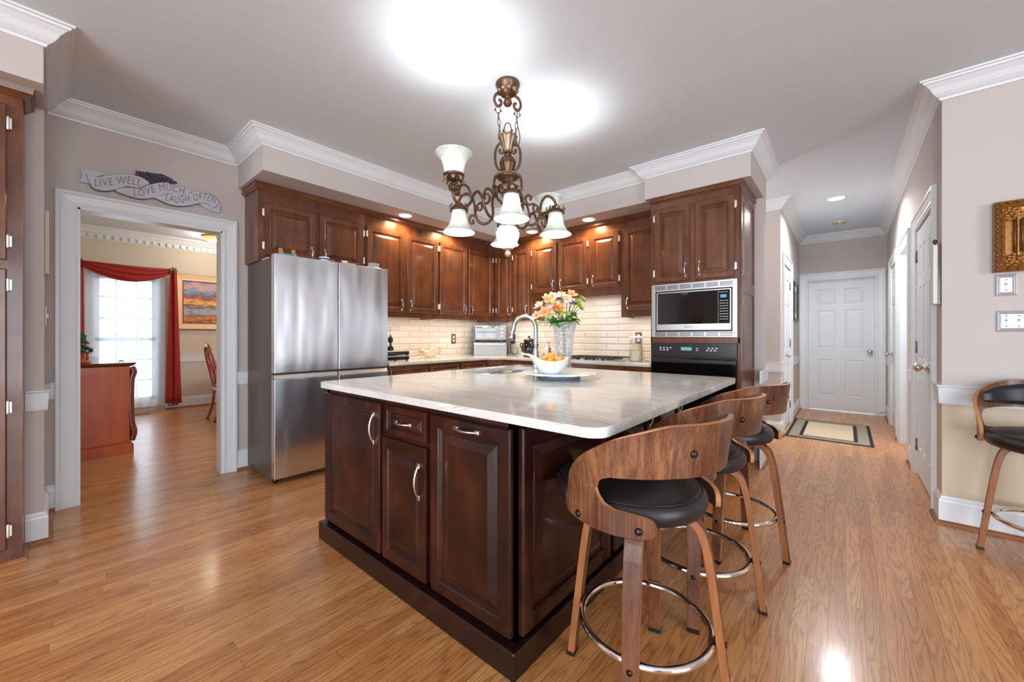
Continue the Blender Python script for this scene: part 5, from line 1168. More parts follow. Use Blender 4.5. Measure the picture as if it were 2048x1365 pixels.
t = thing('floor_register', 'slotted metal floor register below the dining room window', 'floor vent', (-7.95, .84, 0))
mb = MB(); mb.box((-8.02, .70, .0), (-7.90, .98, .004)); mb.build('plate', 'gold_dark', t)
for k in range(8): mb = MB(); mb.box((-8.005, .715+k*.033, .004), (-7.915, .730+k*.033, .0055)); mb.build('slot', 'black', t)
t = thing('flush_ceiling_light', 'amber glass flush light on the dining room ceiling', 'ceiling light', (-7.62, 1.68, 2.66))
mb = MB(); mb.lathe([(0, CEIL-.004), (.15, CEIL-.004), (.15, CEIL-.018), (.145, CEIL-.022), (0, CEIL-.022)], (-7.62, 1.68, 0), 28); mb.build('base', 'gold_frame', t)
mb = MB(); mb.lathe([(.14, CEIL-.022), (.125, CEIL-.05), (.08, CEIL-.075), (.02, CEIL-.084), (0, CEIL-.084)], (-7.62, 1.68, 0), 28, cap=False); mb.build('glass_dish', 'amber', t)
point('dining_light', (-7.62, 1.68, CEIL-.13), 12, (1, .90, .76), .1)
point('dining_fill', (-5.9, 2.6, 1.9), 55, (1, .95, .88), .25)  # extra fill added out of view to lift the dining room, no fixture

# ---------------------------------------------------------------- right wall and hall
RF = FY(RY); t = thing('gilt_painting', 'small picture in a wide ornate gilt frame above the light switches', 'painting', (.95, RY-.03, 1.53))
mb = MB(); q = [(.785, 1.66), (1.16, 1.66), (1.16, 1.81), (.785, 1.81)]
mb.mould(q, [(.128, 0), (.128, .040), (.118, .048), (.104, .036), (.098, .044), (.085, .030), (.045, .022), (.040, .030), (.030, .026), (.008, .016), (0, .018), (0, 0)], lambda a, b, h: RF.p(a, b, h), closed=True, side=-1); fr = mb.build('frame', 'gold', t)
mb = MB()
for k in range(14): z = 1.545+k*.028; mb.ball(RF.p(.668, z, .045), (.010, .008, .014), 7, 5)
for k in range(18): u = .68+k*.034; mb.ball(RF.p(u, 1.925, .045), (.014, .008, .009), 7, 5); mb.ball(RF.p(u, 1.545, .045), (.014, .008, .009), 7, 5)
mb.build('beading', 'gold_dark', fr)
for u, z in ((.72, 1.875), (.72, 1.595), (1.225, 1.875), (1.225, 1.595)):
    mb = MB(); rnd = random.Random(int(z*100))
    for k in range(16): a = k*2.4; r = .008+.0028*k; mb.ball(RF.p(u+r*math.cos(a), z+r*.9*math.sin(a), .034), (.011, .008, .009), 7, 5)
    mb.build('corner_ornament', 'gold', fr)
for z0, z1, u in ((1.64, 1.83, .735), (1.64, 1.83, .762)): mb = MB(); mb.tube([RF.p(u, z0, .030), RF.p(u, z1, .030)], .006, 8); mb.build('reeding', 'gold_dark', fr)
mb = MB(); fbox(mb, RF, .78, 1.165, 1.655, 1.815, 0, .012); mb.build('canvas', 'sea_picture', t)
def switch(label, fc, u0, u1, z0, z1, gangs, mt='plate'):
    t = thing('light_switch', label, 'light switch', fc.p((u0+u1)/2, z0, .005))
    mb = MB(); rings(mb, fc, u0, u1, z0, z1, [(0, 0), (0, .006), (.006, .009), (.010, .007), (.014, .009), (.02, .006)]); mb.build('plate', mt, t)
    for g in gangs:
        mb = MB(); fbox(mb, fc, g-.006, g+.006, (z0+z1)/2-.013, (z0+z1)/2+.013, .005, .009); o = mb.build('toggle', 'white_pl', t, bevel=.001)
        mb = MB(); mb.prism([((z0+z1)/2-.004, .008), ((z0+z1)/2+.008, .022), ((z0+z1)/2+.012, .019), ((z0+z1)/2+.005, .008)], lambda a, b, h: fc.p(h, a, b), g-.004, g+.004); mb.build('lever', 'white_pl', o)
        for dz in (-.03, .03): mb = MB(); mb.lathe([(.003, .006), (.003, .0085), (0, .009)], fc.p(g, (z0+z1)/2+dz), 8, axis=Matrix((fc.U, Vector((0, 0, 1)), fc.N)).transposed()); mb.build('screw', 'dark_metal', t)
switch('single pewter light switch right under the gilt picture frame', RF, .668, .750, 1.396, 1.520, [.709])
switch('wide multi-toggle pewter switch plate above the white chair rail', RF, .672, .838, 1.188, 1.308, [.709, .755, .801])
t = thing('wall_plaque', 'narrow white and brown plaque hung beside the closet door edge', 'plaque', (RX-.02, 3.665, 1.36))
mb = MB(); mb.box((RX-.034, 3.635, 1.365), (RX-.012, 3.70, 1.74)); mb.build('board', 'white_pl', t, bevel=.003)
mb = MB(); mb.box((RX-.012, 3.628, 1.36), (RX-.0005, 3.705, 1.745)); mb.build('backing', 'dark_wood', t)
mb = MB(); mb.ball((RX-.022, 3.665, 1.765), (.012, .012, .014), 10, 6); mb.tube([(RX-.022, 3.665, 1.74), (RX-.02, 3.665, 1.765)], .004, 6); mb.build('hanger_knob', 'dark_wood', t)
HFc = FX(HL+.001); t = thing('hall_picture', 'black framed picture on the left hallway wall beside the end door', 'picture', (HL+.01, 7.05, 1.37))
mb = MB(); mb.mould([(6.80, 1.42), (7.32, 1.42), (7.32, 1.90), (6.80, 1.90)], [(.04, 0), (.04, .024), (.03, .028), (0, .018), (0, 0)], lambda a, b, h: HFc.p(a, b, h), closed=True, side=-1); mb.build('frame', 'black', t)
mb = MB(); fbox(mb, HFc, 6.79, 7.33, 1.41, 1.91, 0, .010); mb.build('mat_board', 'paper', t)
mb = MB(); fbox(mb, HFc, 6.88, 7.24, 1.50, 1.82, .009, .012); mb.build('print', 'dark_wood', t)
t = thing('door_stop', 'small white spring door stop on the hallway baseboard by the end door', 'door stop', (RX-.06, 7.70, .07))
mb = MB(); mb.tube([(RX-.017, 7.66, .075), (RX-.09, 7.66, .075)], .006, 8); mb.build('rod', 'nickel', t)
mb = MB(); mb.tube([(RX-.09, 7.66, .075), (RX-.105, 7.66, .075)], .010, 10); mb.build('tip', 'white_pl', t)
# runner rug
t = thing('door_mat', 'beige rug with black and sage border in front of the hallway door', 'rug', (-.16, 6.18, 0))
def rect(nm, a, b, c, d, z, mt): mb = MB(); mb.box((a, c, 0), (b, d, z)); return mb.build(nm, mt, t)
x0, x1, y0, y1 = -.545, .226, 5.557, 6.82
rect('border', x0, x1, y0, y1, .006, 'rug_black'); rect('band', x0+.03, x1-.03, y0+.03, y1-.03, .0068, 'rug_grey'); rect('inner_border', x0+.125, x1-.125, y0+.115, y1-.115, .0074, 'rug_black'); rect('field', x0+.16, x1-.16, y0+.15, y1-.15, .0080, 'rug')
# ---------------------------------------------------------------- on the island
SCX, SCY = -1.36, 2.055
t = thing('cake_stand', 'white scalloped marble turntable stand near the middle of the island', 'stand', (SCX, SCY, .9))
mb = MB(); mb.lathe([(0, .9005), (.128, .9005), (.128, .928), (0, .928)], (SCX, SCY, 0), 32); mb.build('foot', 'stand_foot', t)
mb = MB(); mb.lathe([(0, .928), (.212, .928), (.226, .9305), (.229, .934), (.224, .939), (.21, .9405), (0, .9405)], (SCX, SCY, 0), 120, mod=lambda a, i: 1+.055*abs(math.sin(7*a)) if 0 < i < 6 else 1); mb.build('top', 'marble_stand', t)
BX, BY = -1.325, 1.915
t = thing('fruit_bowl', 'white ceramic bowl with a long lip handle holding oranges', 'bowl', (BX, BY, .9405))
hd = math.atan2(-.6476*1-.0, -.762*1) ; LX = -_R                       # the handle points left of the camera
ha = math.atan2(LX.y, LX.x)
def bowl_r(a, h):
    d = abs((a-ha+PI) % (2*PI)-PI); return 1+(.30*math.exp(-(d/.42)**2))*h**2.2
def bowl_z(a, h):
    d = abs((a-ha+PI) % (2*PI)-PI); return h*h*(.012*math.cos(2*d)+.016*math.exp(-(d/.5)**2)+.006)
prof = [(.0, .9415), (.045, .9415), (.060, .950), (.082, .972), (.098, .998), (.108, 1.022)]
def bowl_fn(i, j):
    a = 2*PI*i; k = j*(len(prof)-1); n = min(int(k), len(prof)-2); f = k-n; r = prof[n][0]+(prof[n+1][0]-prof[n][0])*f; z = prof[n][1]+(prof[n+1][1]-prof[n][1])*f; h = max(0, (z-.9415)/.08)
    rr = r*bowl_r(a, h); return Vector((BX+rr*math.cos(a), BY+rr*math.sin(a), z+bowl_z(a, h)))
mb = MB(); mb.grid(bowl_fn, 72, 20, closeu=True); mb.build('bowl', 'white', t, solid=.005, soff=-1)
def hfn(i, j):
    s_ = i; w = (.020*(1-s_)+.008)*(1 if s_ < .95 else .7); d = Vector((math.cos(ha), math.sin(ha), 0)); e = Vector((-d.y, d.x, 0)); r = .132+.045*s_
    return Vector((BX, BY, 1.052+.010*s_-.004*abs(2*j-1)))+d*r+e*(w*(2*j-1))
mb = MB(); mb.grid(hfn, 10, 6); mb.build('handle', 'white', t, solid=.006)
rnd = random.Random(5); first = None
for (u, v, z) in ((-.058, -.012, 1.012), (-.008, -.030, 1.004), (.005, .035, 1.012), (.048, -.020, 1.008), (.062, .03, 1.014), (-.045, .045, 1.010), (-.002, .0, 1.036)):
    p = Vector((BX, BY, 0))+_R*u+_F*v; lab = 'small bright orange piled in the white ceramic bowl'
    if first is None:
        first = thing('orange', lab, 'orange', (0, 0, 0), 0, 'oranges in the white bowl'); ORG[first.name] = Vector()
        mb = MB(); mb.lathe([(.0, -.0265), (.012, -.025), (.022, -.017), (.029, 0), (.022, .019), (.011, .0245), (.004, .0235), (0, .0225)], seg=20, cap=False); mb.build('fruit', 'orange', first)
        mb = MB(); mb.ball((0, 0, .0235), (.0035, .0035, .002), 8, 4); mb.build('stem_button', 'stem', first); first.location = (p.x, p.y, z); first.rotation_euler = (rnd.random(), rnd.random(), 0)
    else: c = copy_tree(first, (p.x, p.y, z)); c.rotation_euler = (rnd.uniform(-1, 1), rnd.uniform(-1, 1), rnd.random()*6)
VX, VY = -1.375, 2.135; VB = .9410
t = thing('crystal_vase', 'tall flared cut-crystal vase of flowers standing behind the white bowl', 'vase', (VX, VY, VB))
def cut(a, i): return 1+.035*abs(math.sin(8*a+i*.55))-.02
vp = [(.060, VB), (.062, VB+.010), (.044, VB+.030), (.043, VB+.05), (.047, VB+.085), (.051, VB+.12), (.054, VB+.155), (.057, VB+.19), (.062, VB+.225), (.069, VB+.26), (.077, VB+.295), (.079, VB+.308)]
mb = MB(); mb.lathe(vp+[(r-.005, z) for r, z in vp[::-1][:-3]]+[(0, VB+.035)], (VX, VY, 0), 64, mod=cut, cap=False, smooth=False); mb.build('body', 'crystal', t)
mb = MB(); mb.lathe([(.038, VB+.036), (.043, VB+.10), (.045, VB+.12), (0, VB+.12)], (VX, VY, 0), 24); mb.build('water', 'jar_glass', t)
def petal(mb, base, d, up, L, w, curl, m=0):
    d = d.normalized(); s_ = d.cross(up).normalized(); nrm = s_.cross(d).normalized()
    def f(i, j):
        t_ = i; x = w*math.sin(PI*(t_*.86+.10))**.8*(2*j-1); return base+d*(L*t_*(1-.18*curl*t_))+nrm*(-curl*L*.45*t_*t_+.10*L*math.sin(PI*t_))+s_*x-nrm*(.25*abs(x))
    mb.grid(f, 6, 3, m=m)
def at_depth(px, py, v): return Vector((0, 0, CAM_H))+ray(px, py)*v
VD = Vector((VX, VY, 0)).dot(_F)
def flower(name, label, grp, px, py, dv, kind, size, petal_m, nleaf=2):
    p = at_depth(px+5, py, VD+dv); t = thing(name, label, 'flower', (VX, VY, VB+.06), 0, grp)
    ctr = Vector((VX, VY, VB+.29)); out = (p-ctr); ax = out.normalized(); rn = random.Random(int(px*7+py*3))
    k = .33*min(1, .05/max(.02, Vector((out.x, out.y)).length)); neck = Vector((VX+out.x*k, VY+out.y*k, VB+.29)); foot = Vector((VX-out.x*.10+rn.uniform(-.01, .01), VY-out.y*.10+rn.uniform(-.01, .01), VB+.065))
    mb = MB(); path = smooth([foot, (foot+neck)/2, neck, (neck+p)/2+Vector((0, 0, .008)), p-ax*.01], 4); mb.tube(path, .0026, 6); mb.build('stem', 'stem', t)
    mb = MB(); fa = (ax*.7-_F*.55+Vector((rn.uniform(-.45, .45), rn.uniform(-.45, .45), .15))).normalized(); ax = fa; up = Vector((.1, .2, 1)) if abs(ax.z) < .9 else Vector((1, 0, 0)); e1 = ax.cross(up).normalized(); e2 = ax.cross(e1)
    if kind == 'lily':
        for q in range(6):
            a = 2*PI*q/6+rn.random()*.3; d = fa*(.80 if q % 2 else 1.0)+(e1*math.cos(a)+e2*math.sin(a))*.80; petal(mb, p-fa*.014, d, fa, size*(1.1 if q % 2 else 1.0), size*(.36 if q % 2 else .28), .55)
        for q in range(5):
            a = 2*PI*q/5; d = (ax+(e1*math.cos(a)+e2*math.sin(a))*.3).normalized(); mb.tube([p, p+d*size*.6], .0010, 4, m=1); mb.ball(p+d*size*.6, .0028, 6, 4, m=1)
    elif kind == 'mum':
        for r_ in range(4):
            for q in range(12): a = 2*PI*(q+.5*r_)/12; d = ax*(.15+.32*r_)+(e1*math.cos(a)+e2*math.sin(a)); petal(mb, p, d, ax, size*(1-.12*r_), size*.21, -.5)
        mb.ball(p+ax*.006, size*.35, 10, 6, m=1)
    else:
        for q in range(14):
            c = p+Vector((rn.uniform(-1, 1), rn.uniform(-1, 1), rn.uniform(-1, 1)))*size*.5; mb.ball(c, size*.22, 6, 4)
    mb.build('bloom', [petal_m, 'yellow'], t)
    for q in range(nleaf):
        b = neck.lerp(p, .02+.6*rn.random()); a = rn.random()*2*PI; d = Vector((math.cos(a), math.sin(a), rn.uniform(-.1, .8))); mb = MB(); petal(mb, b, d, Vector((0, 0, 1)), rn.uniform(.055, .085), rn.uniform(.013, .019), .8); mb.build('leaf', 'leaf', t)
LG = 'peach lilies in the crystal vase'
for px, py, dv, sz in ((1074, 612, .0, .050), (1091, 600, -.03, .055), (1085, 625, -.05, .052), (1104, 612, -.06, .055), (1118, 592, .0, .050), (1130, 600, -.03, .052), (1139, 589, .02, .045), (1068, 632, .02, .042), (1100, 594, .04, .048)):
    flower('lily_stem', 'peach-pink lily in the crystal vase bouquet', LG, px, py, dv, 'lily', sz, 'petal' if (px % 2) else 'petal_k', 3)
flower('lily_stem', 'deeper orange lily low in the front of the bouquet', None, 1111, 616, -.085, 'lily', .046, 'petal_o', 2)
for px, py, dv in ((1158, 600, .0), (1154, 616, -.02), (1146, 608, .04)): flower('chrysanthemum_stem', 'lime green button chrysanthemum on the right of the bouquet', 'green chrysanthemums in the vase', px, py, dv, 'mum', .033, 'petal_g', 2)
flower('statice_stem', 'small violet flower between the lilies and green chrysanthemums', None, 1139, 605, -.05, 'cluster', .026, 'petal_p', 2)
for px, py, dv in ((1072, 645, -.04), (1118, 628, -.07), (1130, 626, -.03), (1096, 634, -.08)): flower('bud_stem', 'stem of yellow-green buds among the vase leaves', 'bud stems in the vase', px, py, dv, 'cluster', .022, 'petal_g', 5)

for px, py, dv in ((1082, 640, -.06), (1104, 640, -.08), (1122, 640, -.07), (1140, 634, -.03), (1090, 632, .03), (1132, 642, .03), (1147, 640, .0)): flower('leaf_stem', 'leafy green stem low among the vase flowers', 'leafy stems in the vase', px, py, dv, 'cluster', .006, 'leaf', 7)

# ---------------------------------------------------------------- perimeter worktop
ZC = .9005
T40 = Matrix.Translation((-3.755, 3.965, 0)) @ Matrix.Rotation(math.radians(40), 4, 'Z')
def loc_obj(parent, name, mats, fn, bevel=0, T=None):
    mb = MB(); mb.T = T; fn(mb); return mb.build(name, mats, parent, bevel=bevel)
t = thing('bread_box', 'steel roll-front bread box in the corner under the toaster oven', 'bread box', (-3.755, 3.965, ZC))
loc_obj(t, 'body', 'toaster', lambda m: m.prism([(-.14, ZC), (.13, ZC), (.13, 1.083), (-.10, 1.083), (-.128, 1.072), (-.14, 1.05)], lambda a, b, h: Vector((h, a, b)), -.225, .225), .003, T40)
for s_ in (-1, 1): loc_obj(t, 'end_cap', 'black', lambda m: m.prism([(-.145, ZC), (.135, ZC), (.135, 1.085), (-.10, 1.085), (-.131, 1.075), (-.145, 1.05)], lambda a, b, h: Vector((h, a, b)), s_*.225, s_*.236), .002, T40)
loc_obj(t, 'handle', 'chrome', lambda m: m.box((-.20, -.146, 1.048), (.20, -.136, 1.060)), .003, T40)
t = thing('toaster_oven', 'small silver toaster oven standing on the bread box', 'toaster oven', (-3.755, 3.965, 1.085))
loc_obj(t, 'body', 'toaster', lambda m: m.box((-.215, -.12, 1.105), (.215, .13, 1.305)), .010, T40)
d = loc_obj(t, 'door', 'toaster', lambda m: m.box((-.205, -.130, 1.118), (.105, -.12, 1.295)), .003, T40)
loc_obj(d, 'glass', 'black_glass', lambda m: m.box((-.185, -.1325, 1.145), (.085, -.13, 1.262)), 0, T40)
loc_obj(d, 'handle', 'chrome', lambda m: m.tube([(-.19, -.150, 1.282), (.09, -.150, 1.282)], .007, 10), 0, T40)
for z in (1.155, 1.205, 1.255): loc_obj(t, 'knob', 'chrome', lambda m: m.lathe([(.017, 0), (.015, .016), (0, .017)], (.160, -.120, z), 14, axis=Matrix.Rotation(PI/2, 4, 'X')), 0, T40)
for x in (-.19, .19):
    for y in (-.09, .10): loc_obj(t, 'foot', 'black', lambda m: m.lathe([(.014, 1.0855), (.014, 1.106)], (x, y, 0), 10), 0, T40)
def outlet(label, fc, u, z, plug=False):
    t = thing('wall_outlet', label, 'outlet', fc.p(u, z-.06, .004)); mb = MB(); fbox(mb, fc, u-.038, u+.038, z-.066, z+.066, 0, .006); mb.build('plate', 'outlet', t, bevel=.003)
    for dz in (-.024, .024): mb = MB(); mb.lathe([(.017, .006), (.016, .008), (0, .008)], fc.p(u, z+dz), 16, axis=Matrix((fc.U, Vector((0, 0, 1)), fc.N)).transposed()); mb.build('socket', 'white_pl', t)
    return t
TL = FX(LW+.008); TB = FY(BW-.008)
outlet('pewter outlet plate on the tile between the shell bowl and toaster oven', TL, 3.507, 1.126)
o = outlet('pewter outlet plate on the tile just right of the toaster oven', TB, -3.598, 1.122)
t = thing('power_cord', 'dark cord hanging from the outlet beside the toaster oven', 'cord', (-3.55, 4.2, ZC))
mb = MB(); mb.tube(smooth([(-3.598, 4.250, 1.098), (-3.598, 4.215, 1.09), (-3.59, 4.19, 1.03), (-3.565, 4.18, .94), (-3.50, 4.16, .906), (-3.44, 4.17, .93), (-3.47, 4.19, 1.0)], 6), .0045, 6); mb.build('cord', 'cord', t)
mb = MB(); mb.box((-3.612, 4.222, 1.084), (-3.584, 4.2535, 1.112)); mb.build('plug', 'black', t, bevel=.004)
o = outlet('pewter switch plate on the tile behind the flour canister', TB, -1.765, 1.140)
t = thing('power_cord', 'thin dark cord running down beside the flour canister', 'cord', (-1.7, 4.15, ZC))
mb = MB(); mb.tube(smooth([(-1.74, 4.25, 1.10), (-1.71, 4.20, 1.08), (-1.70, 4.16, .99), (-1.66, 4.10, .925), (-1.56, 3.98, .906), (-1.49, 3.88, .915)], 6), .0035, 6); mb.build('cord', 'cord', t)
t = thing('wall_outlet', 'dark outlet plate on the side of the oven cabinet above the white device', 'outlet', (-1.39, 3.86, 1.06))
mb = MB(); mb.box((-1.395, 3.82, 1.065), (-1.3865, 3.90, 1.195)); mb.build('plate', 'outlet', t, bevel=.002)
mb = MB(); mb.box((-1.399, 3.845, 1.10), (-1.395, 3.875, 1.16)); mb.build('rocker', 'black', t, bevel=.001)
t = thing('countertop_device', 'slim white device standing against the oven cabinet side', 'device', (-1.42, 3.80, ZC))
mb = MB(); mb.box((-1.437, 3.74, ZC+.012), (-1.402, 3.86, 1.075)); mb.build('body', 'white_pl', t, bevel=.006)
mb = MB(); mb.box((-1.430, 3.75, ZC), (-1.409, 3.85, ZC+.012)); mb.build('base', 'black', t)
t = thing('cookie_jar', 'glossy black ceramic cookie jar behind the faucet', 'jar', (-3.11, 4.0, ZC))
mb = MB(); mb.lathe([(0, ZC), (.065, ZC), (.085, .925), (.100, .965), (.103, 1.0), (.092, 1.045), (.072, 1.08), (.066, 1.09), (.07, 1.098), (0, 1.098)], (-3.11, 4.0, 0), 32); mb.build('body', 'black_glass', t)
mb = MB(); mb.lathe([(.074, 1.099), (.077, 1.106), (.066, 1.122), (.03, 1.134), (.008, 1.138), (.008, 1.146), (.018, 1.154), (.016, 1.162), (0, 1.164)], (-3.11, 4.0, 0), 28); mb.build('lid', 'black_glass', t)
for s_ in (-1, 1): mb = MB(); mb.tube(smooth([Vector((-3.11, 4.0, z))+_R*(s_*r) for r, z in ((.082, 1.06), (.105, 1.065), (.115, 1.04), (.100, 1.015))], 5), .008, 8); mb.build('handle', 'black_glass', t)
# small cook figurine, plain and generic
t = thing('cook_figurine', 'small ceramic figurine of a cook in white between jar and vase', 'figurine', (-2.765, 3.95, ZC)); FXC, FYC = -2.765, 3.95
mb = MB(); mb.lathe([(0, ZC), (.042, ZC), (.044, .912), (.034, .93), (.030, .96), (.038, 1.0), (.036, 1.03), (.022, 1.052), (.012, 1.06), (0, 1.062)], (FXC, FYC, 0), 20); mb.build('coat', 'white', t)
mb = MB(); mb.ball((FXC, FYC, 1.078), (.018, .018, .022), 14, 10); hd_ = mb.build('head', 'skin', t)
mb = MB(); mb.lathe([(.0185, 1.088), (.019, 1.10), (.026, 1.112), (.024, 1.124), (0, 1.128)], (FXC, FYC, 0), 16, mod=lambda a, i: 1+.06*math.cos(7*a)); mb.build('hat', 'white', t)
mb = MB(); p = Vector((FXC, FYC, 0))-_F*.034; mb.prism([(-.022, .925), (.022, .925), (.016, 1.02), (-.016, 1.02)], lambda a, b, h: p+_R*(a+.008)+Vector((0, 0, b))-_F*h, 0, .006); mb.build('apron', 'navy', t)
for s_ in (-1, 1): mb = MB(); c = Vector((FXC, FYC, 0)); mb.tube(smooth([c+_R*(s_*.032)+Vector((0, 0, 1.03)), c+_R*(s_*.048)-_F*.01+Vector((0, 0, 1.0)), c+_R*(s_*.022)-_F*.042+Vector((0, 0, .985))], 4), [.011]*5+[.009]*4, 8); mb.build('arm', 'white', t)
mb = MB(); c = Vector((FXC, FYC, 1.01))-_F*.046; mb.tube([c+Vector((0, 0, -.03)), c+Vector((0, 0, .045))], [.007, .012], 8); mb.build('rolling_pin', 'terra', t)
# canister
t = thing('flour_canister', 'lidded glass canister of white flour at the right end of the worktop', 'canister', (-1.668, 3.96, ZC)); c = (-1.668, 3.96, 0)
cp = [(.066, ZC), (.068, ZC+.01), (.066, .985), (.070, 1.01), (.070, 1.04), (.058, 1.075), (.056, 1.082), (.064, 1.095), (.064, 1.115), (.054, 1.125), (.052, 1.14)]
mb = MB(); mb.lathe(cp, c, 36, cap=False); mb.lathe([(.066, ZC), (.066, ZC+.004)], c, 36); mb.build('jar', 'jar_glass', t)
mb = MB(); mb.lathe([(0, ZC+.005), (.063, ZC+.005), (.0625, .985), (.066, 1.01), (.066, 1.04), (.058, 1.062), (0, 1.066)], c, 30); mb.build('flour', 'flour', t)
mb = MB(); mb.lathe([(.0705, 1.012), (.0712, 1.02), (.0705, 1.028)], c, 30, cap=False); mb.build('band', 'yellow', t)
mb = MB(); mb.lathe([(0, 1.1405), (.068, 1.1405), (.072, 1.147), (.06, 1.158), (0, 1.164)], c, 30); mb.build('lid', 'white', t)
# gas cooktop
t = thing('gas_cooktop', 'low gas cooktop with black cast grates set into the back worktop', 'cooktop', (-2.13, 3.95, ZC))
mb = MB(); mb.box((-2.47, 3.72, ZC), (-1.79, 4.18, .908)); mb.build('tray', 'steel_flat', t, bevel=.003)
for x in (-2.35, -2.13, -1.91):
    for y in (3.84, 4.06):
        if x == -2.13 and y > 4: continue
        mb = MB(); mb.lathe([(.04, .908), (.04, .914), (.028, .920), (0, .921)], (x, y, 0), 16); mb.build('burner', 'black', t)
    mb = MB()
    for dx_ in (-.095, 0, .095): mb.box((x+dx_-.005, 3.75, .926), (x+dx_+.005, 4.15, .936))
    for y in (3.75, 3.84, 3.95, 4.06, 4.14): mb.box((x-.10, y, .926), (x+.10, y+.010, .936))
    for dx_ in (-.095, .085):
        for y in (3.75, 4.14): mb.box((x+dx_, y, .908), (x+dx_+.010, y+.010, .927))
    mb.build('grate', 'black', t, bevel=.001)
for k in range(5): mb = MB(); mb.lathe([(.017, .908), (.015, .926), (0, .928)], (-2.33+k*.1, 3.735+.0, 0), 12); mb.build('knob', 'black', t)
# shell bowl, black cases and utensil stand beside the refrigerator
t = thing('shell_bowl', 'ivory scalloped bowl with tan looped handles on the fridge-side worktop', 'bowl', (-3.83, 2.98, ZC)); c = Vector((-3.83, 2.98, ZC))
def shell(i, j):
    a = 2*PI*i; w = 1+.10*math.cos(5*a)*j; r = (.052+.062*j)*w; return c+Vector((r*.72*math.cos(a), r*1.25*math.sin(a), .008+.085*j**.8*(1+.22*math.cos(5*a+.6)*j)))
mb = MB(); mb.grid(shell, 60, 10, closeu=True); b0 = len(mb.v); mb.lathe([(0, ZC+.001), (.045, ZC+.001), (.050, ZC+.010), (0, ZC+.012)], c-Vector((0, 0, ZC)), 24); mb.build('bowl', 'ivory', t, solid=.004)
for s_ in (-1, 1): mb = MB(); mb.tube(smooth([c+Vector((.0, s_*r, z)) for r, z in ((.118, .062), (.150, .075), (.168, .105), (.150, .122), (.130, .108))], 5), .009, 8); mb.build('handle', 'tan_shell', t)
for lab, z in (('black flat case with silver edges, lower of the two beside the refrigerator', ZC), ('black flat case with silver edges, upper of the two beside the refrigerator', .9525)):
    t = thing('flat_case', lab, 'case', (-3.72, 2.36, z)); mb = MB(); mb.box((-3.86, 2.20, z+.008), (-3.60, 2.52, z+.050)); mb.build('body', 'black_glass', t, bevel=.004)
    mb = MB(); mb.box((-3.862, 2.199, z+.044), (-3.598, 2.523, z+.0515)); mb.build('rim', 'steel_flat', t, bevel=.002)
    for x in (-3.84, -3.62):
        for y in (2.22, 2.50): mb = MB(); mb.box((x-.01, y-.01, z), (x+.01, y+.01, z+.009)); mb.build('foot', 'black', t)
t = thing('condiment_mill', 'black and chrome mill on the black cases at the refrigerator edge', 'mill', (-3.75, 2.385, 1.0045))
mb = MB(); mb.lathe([(0, 1.0045), (.032, 1.0045), (.036, 1.02), (.03, 1.045), (.014, 1.06), (.010, 1.085), (.026, 1.10), (.028, 1.13), (.016, 1.155), (.008, 1.17)], (-3.75, 2.385, 0), 18); mb.build('body', 'black_glass', t)
mb = MB(); mb.lathe([(.008, 1.17), (.012, 1.18), (.007, 1.195), (.014, 1.215), (.010, 1.235), (.004, 1.25), (.009, 1.265), (0, 1.275)], (-3.75, 2.385, 0), 14); mb.build('top', 'chrome', t)
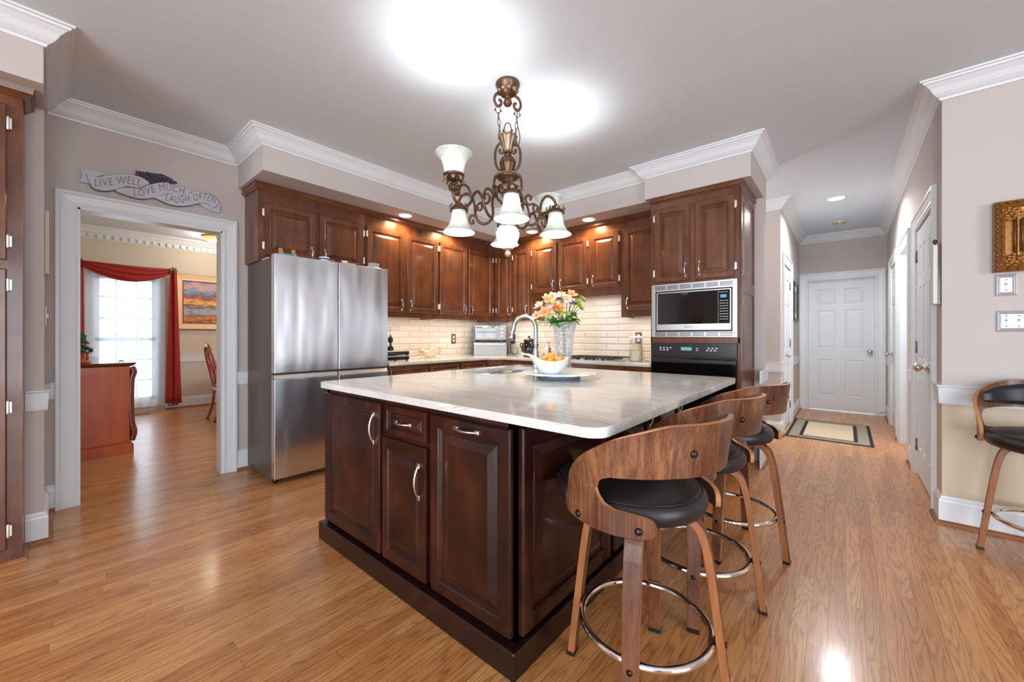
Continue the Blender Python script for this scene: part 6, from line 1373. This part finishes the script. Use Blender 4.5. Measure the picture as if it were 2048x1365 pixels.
# on top of the refrigerator
ZR = 1.8005
t = thing('ornament', 'pale blue oval ornament base with wooden chair backs, left on the refrigerator', 'ornament', (-3.42, 1.235, ZR))
mb = MB(); mb.lathe([(0, ZR), (.055, ZR), (.058, ZR+.006), (.055, ZR+.014), (0, ZR+.014)], (0, 0, 0), 28); mb.v = [Vector((-3.42+v.x*.85, 1.235+v.y*1.35, v.z)) for v in mb.v]; mb.build('base', 'blue', t)
for y in (1.19, 1.285):
    mb = MB(); mb.box((-3.43, y-.014, ZR+.014), (-3.422, y+.014, ZR+.062)); mb.box((-3.43, y-.014, ZR+.014), (-3.40, y+.014, ZR+.030)); mb.build('chair_back', 'gold_frame', t, bevel=.002)
t = thing('ornament_drum', 'white and blue round ornament drum on the refrigerator top', 'ornament', (-3.42, 1.53, ZR))
mb = MB(); mb.lathe([(0, ZR), (.052, ZR), (.052, ZR+.010), (.042, ZR+.012), (.044, ZR+.034), (.040, ZR+.038), (0, ZR+.038)], (-3.42, 1.53, 0), 26); mb.build('drum', 'white', t)
mb = MB(); mb.lathe([(.0425, ZR+.014), (.0448, ZR+.022), (.0442, ZR+.028)], (-3.42, 1.53, 0), 26, cap=False); mb.build('band', 'navy', t)
mb = MB(); mb.box((-3.40, 1.56, ZR+.0), (-3.37, 1.60, ZR+.018)); mb.build('block', 'rust', t, bevel=.004)
t = thing('ornament', 'tan flat ornament base near the middle of the refrigerator top', 'ornament', (-3.42, 1.74, ZR))
mb = MB(); mb.box((-3.46, 1.675, ZR), (-3.38, 1.80, ZR+.014)); mb.build('base', 'tan', t, bevel=.005)
mb = MB(); mb.lathe([(0, ZR+.014), (.022, ZR+.014), (.028, ZR+.03), (.026, ZR+.032), (0, ZR+.020)], (-3.42, 1.71, 0), 16); mb.build('dish', 'white', t)
t = thing('ornament', 'blue glazed ornament base under the little books, right on the refrigerator', 'ornament', (-3.42, 1.995, ZR))
mb = MB(); mb.lathe([(0, ZR), (.055, ZR), (.058, ZR+.006), (.054, ZR+.013), (0, ZR+.013)], (0, 0, 0), 28); mb.v = [Vector((-3.42+v.x*.8, 1.995+v.y*1.4, v.z)) for v in mb.v]; mb.build('base', 'blue', t)
for z, mt, lab in ((ZR+.0135, 'rust', 'rust-covered miniature book, lowest of the stack on the blue base'), (ZR+.0265, 'navy', 'navy miniature book, middle of the stack on the blue base'), (ZR+.0395, 'green_l', 'green miniature book, topmost of the stack on the blue base')):
    t = thing('miniature_book', lab, 'book', (-3.42, 1.985, z)); k = (z-ZR)*.25; mb = MB(); mb.box((-3.45, 1.945+k, z+.0018), (-3.392, 2.028+k, z+.0107)); mb.build('pages', 'paper', t)
    mb = MB(); mb.box((-3.452, 1.943+k, z), (-3.390, 2.030+k, z+.0018)); mb.box((-3.452, 1.943+k, z+.0107), (-3.390, 2.030+k, z+.0125)); mb.box((-3.452, 1.943+k, z), (-3.4495, 2.030+k, z+.0125)); mb.build('cover', mt, t)
